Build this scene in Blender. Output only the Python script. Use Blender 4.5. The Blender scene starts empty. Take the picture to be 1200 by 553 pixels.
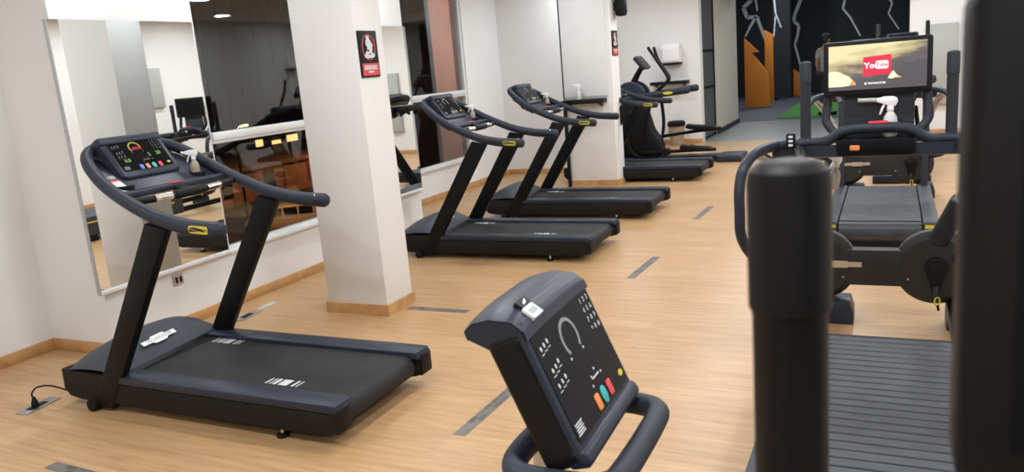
import bpy, bmesh, math, random
from mathutils import Vector, Matrix
random.seed(7)
SC = bpy.context.scene
COL = SC.collection
PI = math.pi
def V(*a): return Vector(a)

# ------------------------------------------------------------------ materials
def mat(name, col, rough=0.5, metal=0.0, var=0.06, scale=6.0, bump=0.0, bscale=200.0, spec=None, coat=0.0):
    m = bpy.data.materials.new(name); m.use_nodes = True
    nt = m.node_tree; b = nt.nodes['Principled BSDF']
    b.inputs['Roughness'].default_value = rough; b.inputs['Metallic'].default_value = metal
    if spec is not None: b.inputs['Specular IOR Level'].default_value = spec
    if coat: b.inputs['Coat Weight'].default_value = coat
    tc = nt.nodes.new('ShaderNodeTexCoord')
    nz = nt.nodes.new('ShaderNodeTexNoise'); nz.inputs['Scale'].default_value = scale; nz.inputs['Detail'].default_value = 3
    nt.links.new(tc.outputs['Object'], nz.inputs['Vector'])
    rp = nt.nodes.new('ShaderNodeValToRGB')
    c0 = [max(0, c*(1-var)) for c in col]; c1 = [min(1, c*(1+var)) for c in col]
    rp.color_ramp.elements[0].position = .3; rp.color_ramp.elements[1].position = .7
    rp.color_ramp.elements[0].color = (*c0, 1); rp.color_ramp.elements[1].color = (*c1, 1)
    nt.links.new(nz.outputs['Fac'], rp.inputs['Fac']); nt.links.new(rp.outputs['Color'], b.inputs['Base Color'])
    if bump:
        n2 = nt.nodes.new('ShaderNodeTexNoise'); n2.inputs['Scale'].default_value = bscale
        nt.links.new(tc.outputs['Object'], n2.inputs['Vector'])
        bp = nt.nodes.new('ShaderNodeBump'); bp.inputs['Strength'].default_value = bump; bp.inputs['Distance'].default_value = .002
        nt.links.new(n2.outputs['Fac'], bp.inputs['Height']); nt.links.new(bp.outputs['Normal'], b.inputs['Normal'])
    return m
def emis(name, col, strength):
    m = bpy.data.materials.new(name); m.use_nodes = True
    nt = m.node_tree; b = nt.nodes['Principled BSDF']
    b.inputs['Base Color'].default_value = (*[c*.3 for c in col], 1); b.inputs['Roughness'].default_value = .3
    b.inputs['Emission Color'].default_value = (*col, 1); b.inputs['Emission Strength'].default_value = strength
    return m
M = {}
M['wall'] = mat('white_paint', (.78, .772, .765), .75, var=.015, scale=1.2, bump=.05, bscale=120, spec=.2)
M['wall_beige'] = mat('beige_paint', (.66, .61, .53), .75, var=.02, scale=1.2)
M['ceil'] = mat('ceiling_paint', (.82, .81, .80), .8, var=.01)
M['wood_trim'] = mat('wood_trim', (.52, .29, .12), .45, var=.18, scale=9)
M['frame_white'] = mat('white_aluminium', (.74, .74, .74), .35, var=.02)
M['navy'] = mat('anthracite_plastic', (.020, .025, .040), .40, var=.08, scale=14, bump=.04, bscale=600, spec=0.3)
M['navy_soft'] = mat('anthracite_foam', (.019, .0245, .037), .5, var=.1, scale=20, bump=.12, bscale=500, spec=0.3)
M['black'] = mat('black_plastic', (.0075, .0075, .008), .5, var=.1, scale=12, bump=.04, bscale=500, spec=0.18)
M['post'] = mat('black_coated_steel', (.0055, .0058, .0065), .45, var=.12, scale=8, bump=.06, bscale=700, spec=0.16)
M['hood'] = mat('dark_grey_cover', (.036, .041, .052), .48, var=.06, scale=9, bump=.05, bscale=600, spec=0.3)
M['belt'] = mat('running_belt', (.024, .0235, .0245), .6, var=.18, scale=5, bump=.25, bscale=420, spec=0.2)
M['deckside'] = mat('deck_side', (.0125, .012, .0115), .5, var=.1, scale=6, spec=0.15)
M['housing'] = mat('dark_housing_plastic', (.030, .029, .028), .5, var=.08, scale=8, bump=.05, bscale=500, spec=.25)
M['rubber'] = mat('rubber', (.007, .007, .007), .7, var=.1, spec=0.2)
M['chrome'] = mat('chrome', (.75, .76, .78), .18, 1.0, var=.02)
M['steel'] = mat('brushed_steel', (.50, .51, .53), .35, 1.0, var=.05, scale=30)
M['yellow'] = mat('yellow_tag', (.62, .52, .03), .45, var=.05)
M['white'] = mat('white_plastic', (.80, .80, .80), .4, var=.02)
M['print'] = mat('white_print', (.62, .63, .64), .5, var=.02)
M['print_dim'] = mat('grey_print', (.24, .25, .26), .5, var=.02)
M['glossblack'] = mat('gloss_black_panel', (.007, .0075, .009), .18, var=.05, spec=.07)
M['red'] = mat('red_label', (.62, .05, .06), .4, var=.03)
M['orange_b'] = mat('orange_button', (.80, .27, .07), .4, var=.03)
M['teal_b'] = mat('teal_button', (.05, .42, .42), .4, var=.03)
M['red_b'] = mat('red_button', (.70, .06, .08), .4, var=.03)
M['blue_b'] = mat('blue_button', (.08, .20, .60), .4, var=.03)
M['orange'] = mat('orange_paint', (.80, .25, .03), .5, var=.05, scale=2)
M['studio_black'] = mat('black_mural_paint', (.016, .019, .025), .7, var=.15, scale=1.0)
M['bolt'] = mat('grey_mural_paint', (.80, .84, .88), .6, var=.12, scale=3)
M['studio_floor'] = mat('dark_rubber_floor', (.060, .068, .085), .6, var=.15, scale=5)
M['hall_floor'] = mat('grey_vinyl_floor', (.21, .215, .22), .4, var=.06, scale=3)
M['turf'] = mat('artificial_turf', (.045, .22, .03), .85, var=.35, scale=60, bump=.6, bscale=300)
M['grey_panel'] = mat('grey_cabinet_paint', (.40, .41, .39), .5, var=.02)
M['greypole'] = mat('grey_foam_grip', (.030, .034, .043), .55, var=.08, scale=20, bump=.1, bscale=500, spec=0.25)
M['beige_plate'] = mat('beige_nameplate', (.56, .44, .32), .5, var=.03)
M['skin'] = mat('skin', (.45, .26, .18), .55, var=.05)
M['hair'] = mat('dark_hair', (.02, .014, .01), .6, var=.2, scale=40)
M['greyshirt'] = mat('light_grey_cloth', (.42, .42, .44), .8, var=.06)
M['darkcloth'] = mat('dark_cloth', (.018, .019, .024), .85, var=.1)
M['brick'] = mat('terracotta_facade', (.40, .19, .13), .8, var=.12, scale=2)
M['brick2'] = mat('dull_brown_facade', (.22, .12, .08), .8, var=.15, scale=2)
M['asphalt'] = mat('asphalt', (.05, .045, .04), .9, var=.2, scale=4)
M['carpaint'] = mat('pale_car_paint', (.60, .42, .22), .3, var=.02, coat=.5)
M['carglass'] = mat('dark_car_glass', (.01, .01, .012), .1, var=.02)
M['socket'] = mat('beige_socket', (.42, .36, .30), .45, var=.03)
M['binmesh'] = mat('tan_bin', (.33, .25, .17), .6, var=.06)
M['silver_tape'] = mat('silver_tape', (.46, .48, .50), .4, var=.06)
M['clearplastic'] = mat('cloudy_bottle', (.58, .57, .54), .25, var=.03)
M['amber'] = mat('dirty_clear_bottle', (.33, .27, .21), .25, var=.1)

def m_floor():
    m = bpy.data.materials.new('oak_strip_floor'); m.use_nodes = True
    nt = m.node_tree; b = nt.nodes['Principled BSDF']; L = nt.links.new; N = nt.nodes.new
    tc = N('ShaderNodeTexCoord')
    mp = N('ShaderNodeMapping'); mp.inputs['Rotation'].default_value = (0, 0, PI/2)
    L(tc.outputs['Object'], mp.inputs['Vector'])
    br = N('ShaderNodeTexBrick'); br.inputs['Scale'].default_value = 1
    br.inputs['Brick Width'].default_value = 1.3; br.inputs['Row Height'].default_value = .19
    br.inputs['Mortar Size'].default_value = .0012; br.offset = .37
    br.inputs['Color1'].default_value = (.49, .305, .150, 1); br.inputs['Color2'].default_value = (.535, .340, .175, 1)
    br.inputs['Mortar'].default_value = (.39, .235, .11, 1); br.inputs['Bias'].default_value = 0
    L(mp.outputs['Vector'], br.inputs['Vector'])
    mp2 = N('ShaderNodeMapping'); mp2.inputs['Scale'].default_value = (34, 2.4, 1)
    L(tc.outputs['Object'], mp2.inputs['Vector'])
    nz = N('ShaderNodeTexNoise'); nz.inputs['Scale'].default_value = 1; nz.inputs['Detail'].default_value = 5; nz.inputs['Roughness'].default_value = .6
    L(mp2.outputs['Vector'], nz.inputs['Vector'])
    rp = N('ShaderNodeValToRGB'); rp.color_ramp.elements[0].position = .3; rp.color_ramp.elements[1].position = .72
    rp.color_ramp.elements[0].color = (.78, .72, .66, 1); rp.color_ramp.elements[1].color = (1.08, 1.08, 1.08, 1)
    L(nz.outputs['Fac'], rp.inputs['Fac'])
    mx = N('ShaderNodeMix'); mx.data_type = 'RGBA'; mx.blend_type = 'MULTIPLY'; mx.inputs['Factor'].default_value = 1
    L(br.outputs['Color'], mx.inputs['A']); L(rp.outputs['Color'], mx.inputs['B'])
    L(mx.outputs['Result'], b.inputs['Base Color'])
    b.inputs['Roughness'].default_value = .33; b.inputs['Specular IOR Level'].default_value = .4
    return m
M['floor'] = m_floor()

def m_mirror():
    m = bpy.data.materials.new('mirror_glass'); m.use_nodes = True
    b = m.node_tree.nodes['Principled BSDF']
    b.inputs['Base Color'].default_value = (.88, .90, .88, 1); b.inputs['Metallic'].default_value = 1; b.inputs['Roughness'].default_value = .006
    return m
M['mirror'] = m_mirror()
def m_glass(name, tint=(.93, .95, .95), refl=.10):
    m = bpy.data.materials.new(name); m.use_nodes = True
    nt = m.node_tree; N = nt.nodes.new; L = nt.links.new
    nt.nodes.remove(nt.nodes['Principled BSDF'])
    out = nt.nodes['Material Output']
    tr = N('ShaderNodeBsdfTransparent'); tr.inputs['Color'].default_value = (*tint, 1)
    gl = N('ShaderNodeBsdfGlossy'); gl.inputs['Roughness'].default_value = .012
    fz = N('ShaderNodeFresnel'); ge = N('ShaderNodeNewGeometry'); io = N('ShaderNodeMix'); io.inputs['A'].default_value = refl; io.inputs['B'].default_value = 1/refl
    L(ge.outputs['Backfacing'], io.inputs['Factor']); L(io.outputs['Result'], fz.inputs['IOR'])
    mr = N('ShaderNodeMath'); mr.operation = 'MINIMUM'; mr.inputs[1].default_value = .5; L(fz.outputs[0], mr.inputs[0])
    mx = N('ShaderNodeMixShader'); L(mr.outputs[0], mx.inputs['Fac']); L(tr.outputs[0], mx.inputs[1]); L(gl.outputs[0], mx.inputs[2])
    L(mx.outputs[0], out.inputs['Surface'])
    return m
M['glass'] = m_glass('window_glass', refl=1.62)
M['smoke'] = mat('smoked_panel', (.10, .105, .115), .4, var=.08, scale=1.5, spec=.3)

def m_mosaic():
    m = bpy.data.materials.new('grey_mosaic_strip'); m.use_nodes = True
    nt = m.node_tree; b = nt.nodes['Principled BSDF']; N = nt.nodes.new; L = nt.links.new
    tc = N('ShaderNodeTexCoord'); ck = N('ShaderNodeTexBrick')
    ck.inputs['Scale'].default_value = 1; ck.inputs['Brick Width'].default_value = .075; ck.inputs['Row Height'].default_value = .032; ck.inputs['Mortar Size'].default_value = .0025
    ck.inputs['Color1'].default_value = (.065, .062, .060, 1); ck.inputs['Color2'].default_value = (.17, .16, .145, 1); ck.inputs['Mortar'].default_value = (.20, .17, .14, 1)
    L(tc.outputs['Object'], ck.inputs['Vector']); L(ck.outputs['Color'], b.inputs['Base Color']); b.inputs['Roughness'].default_value = .5
    return m
M['mosaic'] = m_mosaic()

def m_slat():
    m = bpy.data.materials.new('rubber_slat'); m.use_nodes = True
    nt = m.node_tree; b = nt.nodes['Principled BSDF']; N = nt.nodes.new; L = nt.links.new
    tc = N('ShaderNodeTexCoord'); mp = N('ShaderNodeMapping'); mp.inputs['Scale'].default_value = (9, 60, 9)
    L(tc.outputs['Object'], mp.inputs['Vector'])
    nz = N('ShaderNodeTexNoise'); nz.inputs['Scale'].default_value = 1; nz.inputs['Detail'].default_value = 4; L(mp.outputs['Vector'], nz.inputs['Vector'])
    rp = N('ShaderNodeValToRGB'); rp.color_ramp.elements[0].color = (.023, .025, .031, 1); rp.color_ramp.elements[1].color = (.052, .056, .068, 1)
    rp.color_ramp.elements[0].position = .3; rp.color_ramp.elements[1].position = .75
    L(nz.outputs['Fac'], rp.inputs['Fac']); L(rp.outputs['Color'], b.inputs['Base Color'])
    b.inputs['Roughness'].default_value = .55
    return m
M['slat'] = m_slat()

def m_screen():
    # picture on the lit screen: object coordinates, x across, z up (metres)
    m = bpy.data.materials.new('lit_screen_picture'); m.use_nodes = True
    nt = m.node_tree; b = nt.nodes['Principled BSDF']; N = nt.nodes.new; L = nt.links.new
    tc = N('ShaderNodeTexCoord'); sp = N('ShaderNodeSeparateXYZ'); L(tc.outputs['Object'], sp.inputs[0])
    mp = N('ShaderNodeMapping'); mp.inputs['Scale'].default_value = (5, 5, 19); mp.inputs['Rotation'].default_value = (0, .22, 0); L(tc.outputs['Object'], mp.inputs['Vector'])
    nz = N('ShaderNodeTexNoise'); nz.inputs['Scale'].default_value = 1; nz.inputs['Detail'].default_value = 5; L(mp.outputs['Vector'], nz.inputs['Vector'])
    # brightness falls from top left to bottom right
    a = N('ShaderNodeMath'); a.operation = 'MULTIPLY_ADD'; a.inputs[1].default_value = -1.15; a.inputs[2].default_value = .10; L(sp.outputs['X'], a.inputs[0])
    z = N('ShaderNodeMath'); z.operation = 'MULTIPLY_ADD'; z.inputs[1].default_value = 4.6; L(sp.outputs['Z'], z.inputs[0]); L(a.outputs[0], z.inputs[2])
    s = N('ShaderNodeMath'); s.operation = 'MULTIPLY_ADD'; s.inputs[1].default_value = 1.0; L(nz.outputs['Fac'], s.inputs[0]); L(z.outputs[0], s.inputs[2])
    rp = N('ShaderNodeValToRGB'); e = rp.color_ramp.elements
    e[0].position = .42; e[0].color = (.105, .095, .108, 1); e[1].position = 1.0; e[1].color = (.95, .84, .47, 1)
    n = e.new(.62); n.color = (.16, .14, .13, 1); n = e.new(.78); n.color = (.60, .48, .25, 1)
    L(s.outputs[0], rp.inputs['Fac'])
    b.inputs['Base Color'].default_value = (.01, .01, .01, 1); b.inputs['Roughness'].default_value = .25
    L(rp.outputs['Color'], b.inputs['Emission Color']); b.inputs['Emission Strength'].default_value = 1.0
    return m
M['screen'] = m_screen()
M['scr_yellow'] = emis('screen_pale_yellow', (1.0, .88, .52), 1.0)
M['scr_orange'] = emis('screen_orange', (.9, .35, .12), .9)
M['scr_red'] = emis('screen_red', (.75, .03, .07), .9)
M['scr_white'] = emis('screen_white', (1, 1, 1), .95)
M['led_red'] = emis('led_red', (.85, .05, .06), .4)
M['led_green'] = emis('led_green', (.30, .65, .12), .33)
M['led_yellow'] = emis('led_yellow', (.70, .65, .12), .35)
M['lampglow'] = emis('lamp_lens', (1, .96, .9), 14)
M['warmwin'] = emis('warm_lit_window', (1.0, .62, .22), 1.6)
M['streetglow'] = emis('street_lamp_glow', (1.0, .62, .25), 6)

# ------------------------------------------------------------------ mesh builder
def catmull(pts, res=6):
    P = [Vector(p) for p in pts]
    if len(P) < 3: return P
    out = []
    for i in range(len(P)-1):
        p0 = P[i-1] if i > 0 else P[0]*2-P[1]
        p1, p2 = P[i], P[i+1]
        p3 = P[i+2] if i+2 < len(P) else P[-1]*2-P[-2]
        for k in range(res):
            t = k/res
            out.append(.5*((2*p1)+(p2-p0)*t+(2*p0-5*p1+4*p2-p3)*t*t+(3*p1-p0-3*p2+p3)*t**3))
    out.append(P[-1]); return out
FONT = {}
class G:
    def __init__(s): s.bm = bmesh.new()
    def _add(s, t, mx=None):
        if mx is not None: t.transform(mx)
        me = bpy.data.meshes.new('tmp'); t.to_mesh(me); t.free()
        s.bm.from_mesh(me); bpy.data.meshes.remove(me); return s
    def box(s, c, d, bev=0, rot=None, seg=2):
        t = bmesh.new(); bmesh.ops.create_cube(t, size=1)
        t.transform(Matrix.Diagonal((d[0], d[1], d[2], 1)))
        if bev: bmesh.ops.bevel(t, geom=t.edges[:], offset=bev, segments=seg, profile=.5, affect='EDGES')
        mx = Matrix.Translation(c)
        if rot is not None: mx = mx @ (rot.to_4x4() if hasattr(rot, 'to_4x4') else rot)
        return s._add(t, mx)
    def bb(s, x0, x1, y0, y1, z0, z1, bev=0):
        return s.box(((x0+x1)/2, (y0+y1)/2, (z0+z1)/2), (abs(x1-x0), abs(y1-y0), abs(z1-z0)), bev)
    def prism(s, poly, f, h0, h1, bev=0, seg=2, allbev=False):
        # poly: 2d points; f(a,b,h) -> 3d
        t = bmesh.new()
        v0 = [t.verts.new(f(a, b, h0)) for a, b in poly]; v1 = [t.verts.new(f(a, b, h1)) for a, b in poly]
        t.faces.new(v0); t.faces.new(v1[::-1]); n = len(poly)
        for i in range(n): t.faces.new((v0[i], v1[i], v1[(i+1) % n], v0[(i+1) % n]))
        bmesh.ops.recalc_face_normals(t, faces=t.faces[:])
        if bev:
            es = t.edges[:] if allbev else [e for e in t.edges if (e.verts[0] in v0) == (e.verts[1] in v0)]
            bmesh.ops.bevel(t, geom=es, offset=bev, segments=seg, profile=.5, affect='EDGES')
        return s._add(t)
    def tube(s, pts, r, n=14, res=6, caps=True, smooth=True, sq=(1, 1), up=None, dome=True):
        P = catmull(pts, res) if smooth else [Vector(p) for p in pts]
        m = len(P)
        if isinstance(r, (list, tuple)):
            R = []
            k = len(r)-1
            for i in range(m):
                x = i/(m-1)*k; j = min(int(x), k-1); R.append(r[j]+(r[j+1]-r[j])*(x-j))
        else: R = [r]*m
        if dome and caps:
            # rounded ends
            d0 = (P[0]-P[1]).normalized(); d1 = (P[-1]-P[-2]).normalized()
            a, b = [], []
            for q in (1.0, .9, .6):
                a.append((P[0]+d0*R[0]*.55*q, R[0]*math.sqrt(max(0.02, 1-q*q)) if q < 1 else R[0]*.12))
            for q in (.6, .9, 1.0):
                b.append((P[-1]+d1*R[-1]*.55*q, R[-1]*math.sqrt(max(0.02, 1-q*q)) if q < 1 else R[-1]*.12))
            P = [x[0] for x in a]+P+[x[0] for x in b]; R = [x[1] for x in a]+R+[x[1] for x in b]; m = len(P)
        t = bmesh.new(); rings = []
        T = (P[1]-P[0]).normalized()
        ref = Vector(up) if up else (V(0, 0, 1) if abs(T.z) < .9 else V(1, 0, 0))
        nrm = (ref-T*ref.dot(T)).normalized()
        for i in range(m):
            if i == 0: T = (P[1]-P[0])
            elif i == m-1: T = (P[-1]-P[-2])
            else: T = P[i+1]-P[i-1]
            T = T.normalized(); nrm = (nrm-T*nrm.dot(T)).normalized(); bi = T.cross(nrm)
            rings.append([t.verts.new(P[i]+nrm*math.cos(2*PI*k/n)*R[i]*sq[0]+bi*math.sin(2*PI*k/n)*R[i]*sq[1]) for k in range(n)])
        for i in range(m-1):
            for k in range(n): t.faces.new((rings[i][k], rings[i][(k+1) % n], rings[i+1][(k+1) % n], rings[i+1][k]))
        if caps: t.faces.new(rings[0][::-1]); t.faces.new(rings[-1])
        bmesh.ops.recalc_face_normals(t, faces=t.faces[:])
        return s._add(t)
    def lathe(s, prof, n=24, mx=None):
        t = bmesh.new(); rings = []
        for r, z in prof:
            rings.append([t.verts.new((max(r, .0002)*math.cos(2*PI*k/n), max(r, .0002)*math.sin(2*PI*k/n), z)) for k in range(n)])
        for i in range(len(prof)-1):
            for k in range(n): t.faces.new((rings[i][k], rings[i][(k+1) % n], rings[i+1][(k+1) % n], rings[i+1][k]))
        t.faces.new(rings[0][::-1]); t.faces.new(rings[-1])
        bmesh.ops.recalc_face_normals(t, faces=t.faces[:])
        return s._add(t, mx)
    def cyl(s, a, b, r, n=20, bev=0):
        a, b = Vector(a), Vector(b); d = b-a; L = d.length
        mx = Matrix.Translation(a) @ d.to_track_quat('Z', 'Y').to_matrix().to_4x4()
        if bev: pr = [(0, 0), (r-bev, 0), (r-bev*.3, bev*.3), (r, bev), (r, L-bev), (r-bev*.3, L-bev*.3), (r-bev, L), (0, L)]
        else: pr = [(r, 0), (r, L)]
        return s.lathe(pr, n, mx)
    def sphere(s, c, r, sc=(1, 1, 1), u=18, v=12):
        t = bmesh.new(); bmesh.ops.create_uvsphere(t, u_segments=u, v_segments=v, radius=r)
        return s._add(t, Matrix.Translation(c) @ Matrix.Diagonal((*sc, 1)))
    def grid(s, f, nu, nv, closed_bottom=None):
        t = bmesh.new()
        vs = [[t.verts.new(f(i/nu, j/nv)) for j in range(nv+1)] for i in range(nu+1)]
        for i in range(nu):
            for j in range(nv): t.faces.new((vs[i][j], vs[i+1][j], vs[i+1][j+1], vs[i][j+1]))
        bmesh.ops.remove_doubles(t, verts=t.verts[:], dist=1e-6)
        bmesh.ops.recalc_face_normals(t, faces=t.faces[:])
        return s._add(t)
    def text(s, body, size, mx, ext=.0004, bold=0):
        c = bpy.data.curves.new('txt', 'FONT'); c.body = body; c.size = size; c.align_x = 'CENTER'; c.align_y = 'CENTER'
        c.extrude = ext; c.resolution_u = 2; c.offset = bold
        o = bpy.data.objects.new('txt', c); COL.objects.link(o)
        dg = bpy.context.evaluated_depsgraph_get(); dg.update()
        me = o.evaluated_get(dg).to_mesh()
        t = bmesh.new(); t.from_mesh(me); o.evaluated_get(dg).to_mesh_clear()
        bpy.data.objects.remove(o); bpy.data.curves.remove(c)
        return s._add(t, mx)
    def build(s, name, m, parent=None, ang=35, kind=None, label=None, sub=0):
        me = bpy.data.meshes.new(name); s.bm.to_mesh(me); s.bm.free()
        me.materials.append(M[m] if isinstance(m, str) else m)
        for p in me.polygons: p.use_smooth = True
        me.set_sharp_from_angle(angle=math.radians(ang))
        o = bpy.data.objects.new(name, me); COL.objects.link(o)
        if parent is not None: o.parent = parent
        if kind: o['kind'] = kind
        if label: o['label'] = label
        if sub:
            md = o.modifiers.new('sub', 'SUBSURF'); md.levels = sub; md.render_levels = sub
        return o
def thing(name, label, cat, loc=(0, 0, 0), rz=0, group=None):
    o = bpy.data.objects.new(name, None); COL.objects.link(o); o.empty_display_size = .2
    o.location = loc; o.rotation_euler = (0, 0, rz); tag(o, label, cat, group); return o
def tag(o, label, cat, group=None):
    o['label'] = label; o['category'] = cat
    if group: o['group'] = group
    return o
def copy_tree(o, parent=None, skip=()):
    c = o.copy(); COL.objects.link(c)
    if parent is not None: c.parent = parent
    for ch in [x for x in o.children if not any(x.name.split('.')[0] == k for k in skip)]: copy_tree(ch, c, skip)
    return c
def S(g, name, m, parent=None, **k): return g.build(name, m, parent, kind='structure', **k)
def frame3(c, ex, eb, en):
    return lambda a, b, h: Vector(c)+Vector(ex)*a+Vector(eb)*b+Vector(en)*h
def fmat(c, ex, eb, en):
    m = Matrix.Identity(4)
    for i, v in enumerate((ex, eb, en)):
        for k in range(3): m[k][i] = v[k]
    return Matrix.Translation(c) @ m
def rrect(w, h, r, n=4, cx=0, cy=0):
    out = []
    for (sx, sy, a0) in ((1, 1, 0), (-1, 1, 90), (-1, -1, 180), (1, -1, 270)):
        for k in range(n+1):
            a = math.radians(a0+90*k/n); out.append((cx+sx*(w/2-r)+r*math.cos(a), cy+sy*(h/2-r)+r*math.sin(a)))
    return out
def ellipse(a, b, n=28, cx=0, cy=0): return [(cx+a*math.cos(2*PI*k/n), cy+b*math.sin(2*PI*k/n)) for k in range(n)]
# ------------------------------------------------------------------ setting
CZ = 2.95
g = G(); g.bb(-3.2, 14.45, -2.5, 5.8, -.12, 0); S(g, 'floor', 'floor')
g = G(); g.bb(-3.2, 14.45, -2.5, 5.8, CZ, CZ+.12); S(g, 'ceiling', 'ceil')
g = G(); g.bb(14.45, 18.2, -.6, 3.4, -.12, .0); S(g, 'floor_hall', 'hall_floor')
g = G(); g.bb(18.2, 31, -4, 7, -.12, .0); S(g, 'floor_studio', 'studio_floor')
g = G(); g.bb(14.45, 18.2, -.6, 3.4, CZ, CZ+.12); S(g, 'ceiling_hall', 'ceil')
g = G(); g.bb(18.2, 31, -4, 7, 4.0, 4.12); S(g, 'ceiling_studio', 'studio_black')
def wall(name, m, *b): g = G(); g.bb(*b); return S(g, name, m)
# window side: three piers stand forward of the set-back wall
wall('wall_window_side', 'wall', -3.2, 3.2, 5.13, 5.35, 0, CZ)
wall('wall_mirror_pier', 'wall', 3.2, 4.27, 4.53, 5.8, 0, CZ)
wall('wall_second_pier', 'wall', 5.62, 6.90, 4.53, 4.75, 0, CZ)
wall('wall_second_pier_side', 'wall', 6.90, 7.04, 4.53, 5.5, 0, CZ)
wall('wall_below_window', 'wall', 4.27, 5.62, 4.53, 4.75, 0, .425)
wall('wall_above_window', 'wall', 4.27, 5.62, 4.53, 4.75, 2.62, CZ)
wall('wall_set_back', 'wall', 7.04, 7.9, 5.37, 5.46, 0, CZ)
wall('wall_below_far_window', 'wall', 7.9, 9.86, 5.37, 5.46, 0, .40)
wall('wall_above_far_window', 'wall', 7.9, 9.86, 5.37, 5.46, 2.66, CZ)
wall('wall_beside_far_window', 'wall', 9.86, 10.95, 5.37, 5.46, 0, CZ)
wall('wall_far_pier', 'wall', 10.95, 11.5, 4.25, 5.6, 0, CZ)
wall('wall_behind_pier', 'wall', 11.5, 14.45, 5.2, 5.4, 0, CZ)
wall('wall_end', 'wall', 14.4, 14.62, 3.08, 5.4, 0, CZ)
wall('wall_end_right', 'wall', 14.4, 14.62, -2.5, -.26, 0, CZ)
wall('wall_end_lintel', 'wall', 14.4, 14.62, -.26, 3.08, 2.75, CZ)
wall('wall_right', 'wall', -3.2, 14.4, -2.5, -2.3, 0, CZ)
wall('wall_behind', 'wall', -3.2, -3.0, -2.3, 5.13, 0, CZ)
wall('wall_hall_left', 'wall_beige', 15.75, 18.2, 3.08, 3.3, 0, CZ)
wall('wall_hall_right', 'wall', 14.62, 18.2, -.6, -.36, 0, CZ)
wall('wall_studio_front', 'studio_black', 18.2, 18.4, 3.3, 7, 0, 4)
wall('wall_studio_front_right', 'studio_black', 18.2, 18.4, -4, -.6, 0, 4)
wall('wall_studio_lintel', 'studio_black', 18.2, 18.4, -.6, 3.3, CZ, 4)
wall('wall_studio_left', 'studio_black', 18.4, 31, 6.8, 7, 0, 4)
wall('wall_studio_right', 'studio_black', 18.4, 31, -4, -3.8, 0, 4)
wb = wall('wall_studio_back', 'studio_black', 28.05, 28.3, -3.8, 6.8, 0, 4)
wall('wall_studio_column', 'studio_black', 26.0, 26.5, 2.8, 3.3, 0, 4)
# jagged lightning strokes of the mural
def bolt(pts, w, parent):
    w *= 1.35; g = G(); P = [V(0, y, z) for y, z in pts]
    for i in range(len(P)-1):
        d = (P[i+1]-P[i]); n = V(0, -d.z, d.y).normalized()
        w0 = w*(1-.6*i/len(P)); w1 = w*(1-.6*(i+1)/len(P))
        poly = [P[i]+n*w0/2, P[i]-n*w0/2, P[i+1]-n*w1/2, P[i+1]+n*w1/2]
        g.prism([(p.y, p.z) for p in poly], lambda a, b, h: V(28.05-.002-h, a, b), 0, .002)
    S(g, 'lightning_mural', 'bolt', parent)
for pts, w in (([(4.30, 3.6), (4.24, 3.17), (4.50, 2.95), (4.38, 2.62), (4.06, 2.62), (3.98, 2.35), (3.86, 2.0), (3.72, 1.62), (3.66, 1.4)], .11),
               ([(4.10, 2.62), (4.30, 2.3), (4.46, 2.0)], .07), ([(4.38, 3.5), (4.1, 3.2), (4.05, 2.8)], .07),
               ([(3.45, 3.7), (3.32, 3.07), (3.18, 2.5), (3.10, 2.1)], .08),
               ([(2.60, 3.6), (2.69, 3.0), (2.88, 2.54), (2.90, 2.35), (2.75, 2.2), (2.78, 1.93), (2.88, 1.6), (2.80, 1.3), (2.72, .95)], .09),
               ([(1.60, 3.5), (1.36, 2.85), (1.42, 2.6), (1.20, 2.3), (1.05, 2.0), (.90, 1.70)], .06), ([(1.2, 3.3), (1.36, 2.85)], .05),
               ([(.2, 3.0), (.0, 2.6), (.1, 2.3), (-.2, 1.8)], .05), ([(5.4, 3.4), (5.1, 2.8), (5.2, 2.4), (4.9, 1.8)], .09)):
    bolt(pts, w, wb)
g = G()
for a, b, w in (((3.30, 3.6), (3.22, 2.6), .05), ((3.22, 2.6), (3.06, 2.15), .04), ((3.22, 2.5), (3.28, 1.9), .035)):
    d = V(0, b[0]-a[0], b[1]-a[1]); n = V(0, -d.z, d.y).normalized()*w/2
    A, B = V(0, *a), V(0, *b)
    g.prism([((A+n).y, (A+n).z), ((A-n).y, (A-n).z), ((B-n).y, (B-n).z), ((B+n).y, (B+n).z)], lambda p, q, h: V(25.998-h, p, q), 0, .002)
S(g, 'lightning_mural', 'bolt', bpy.data.objects['wall_studio_column'])
# free-standing pillars
def pillar(name, x0, x1, y0, y1):
    g = G(); g.bb(x0, x1, y0, y1, 0, CZ, .004); p = S(g, name, 'wall')
    g = G(); t = .014
    g.prism([(x0-t, y0-t), (x1+t, y0-t), (x1+t, y1+t), (x0-t, y1+t)], lambda a, b, h: V(a, b, h), 0, .078)
    S(g, 'baseboard', 'wood_trim', p); return p
pillar('wall_pillar_near', 4.282, 4.60, 3.125, 3.635)
pf = pillar('wall_pillar_far', 9.70, 10.02, 3.19, 3.87)
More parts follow.
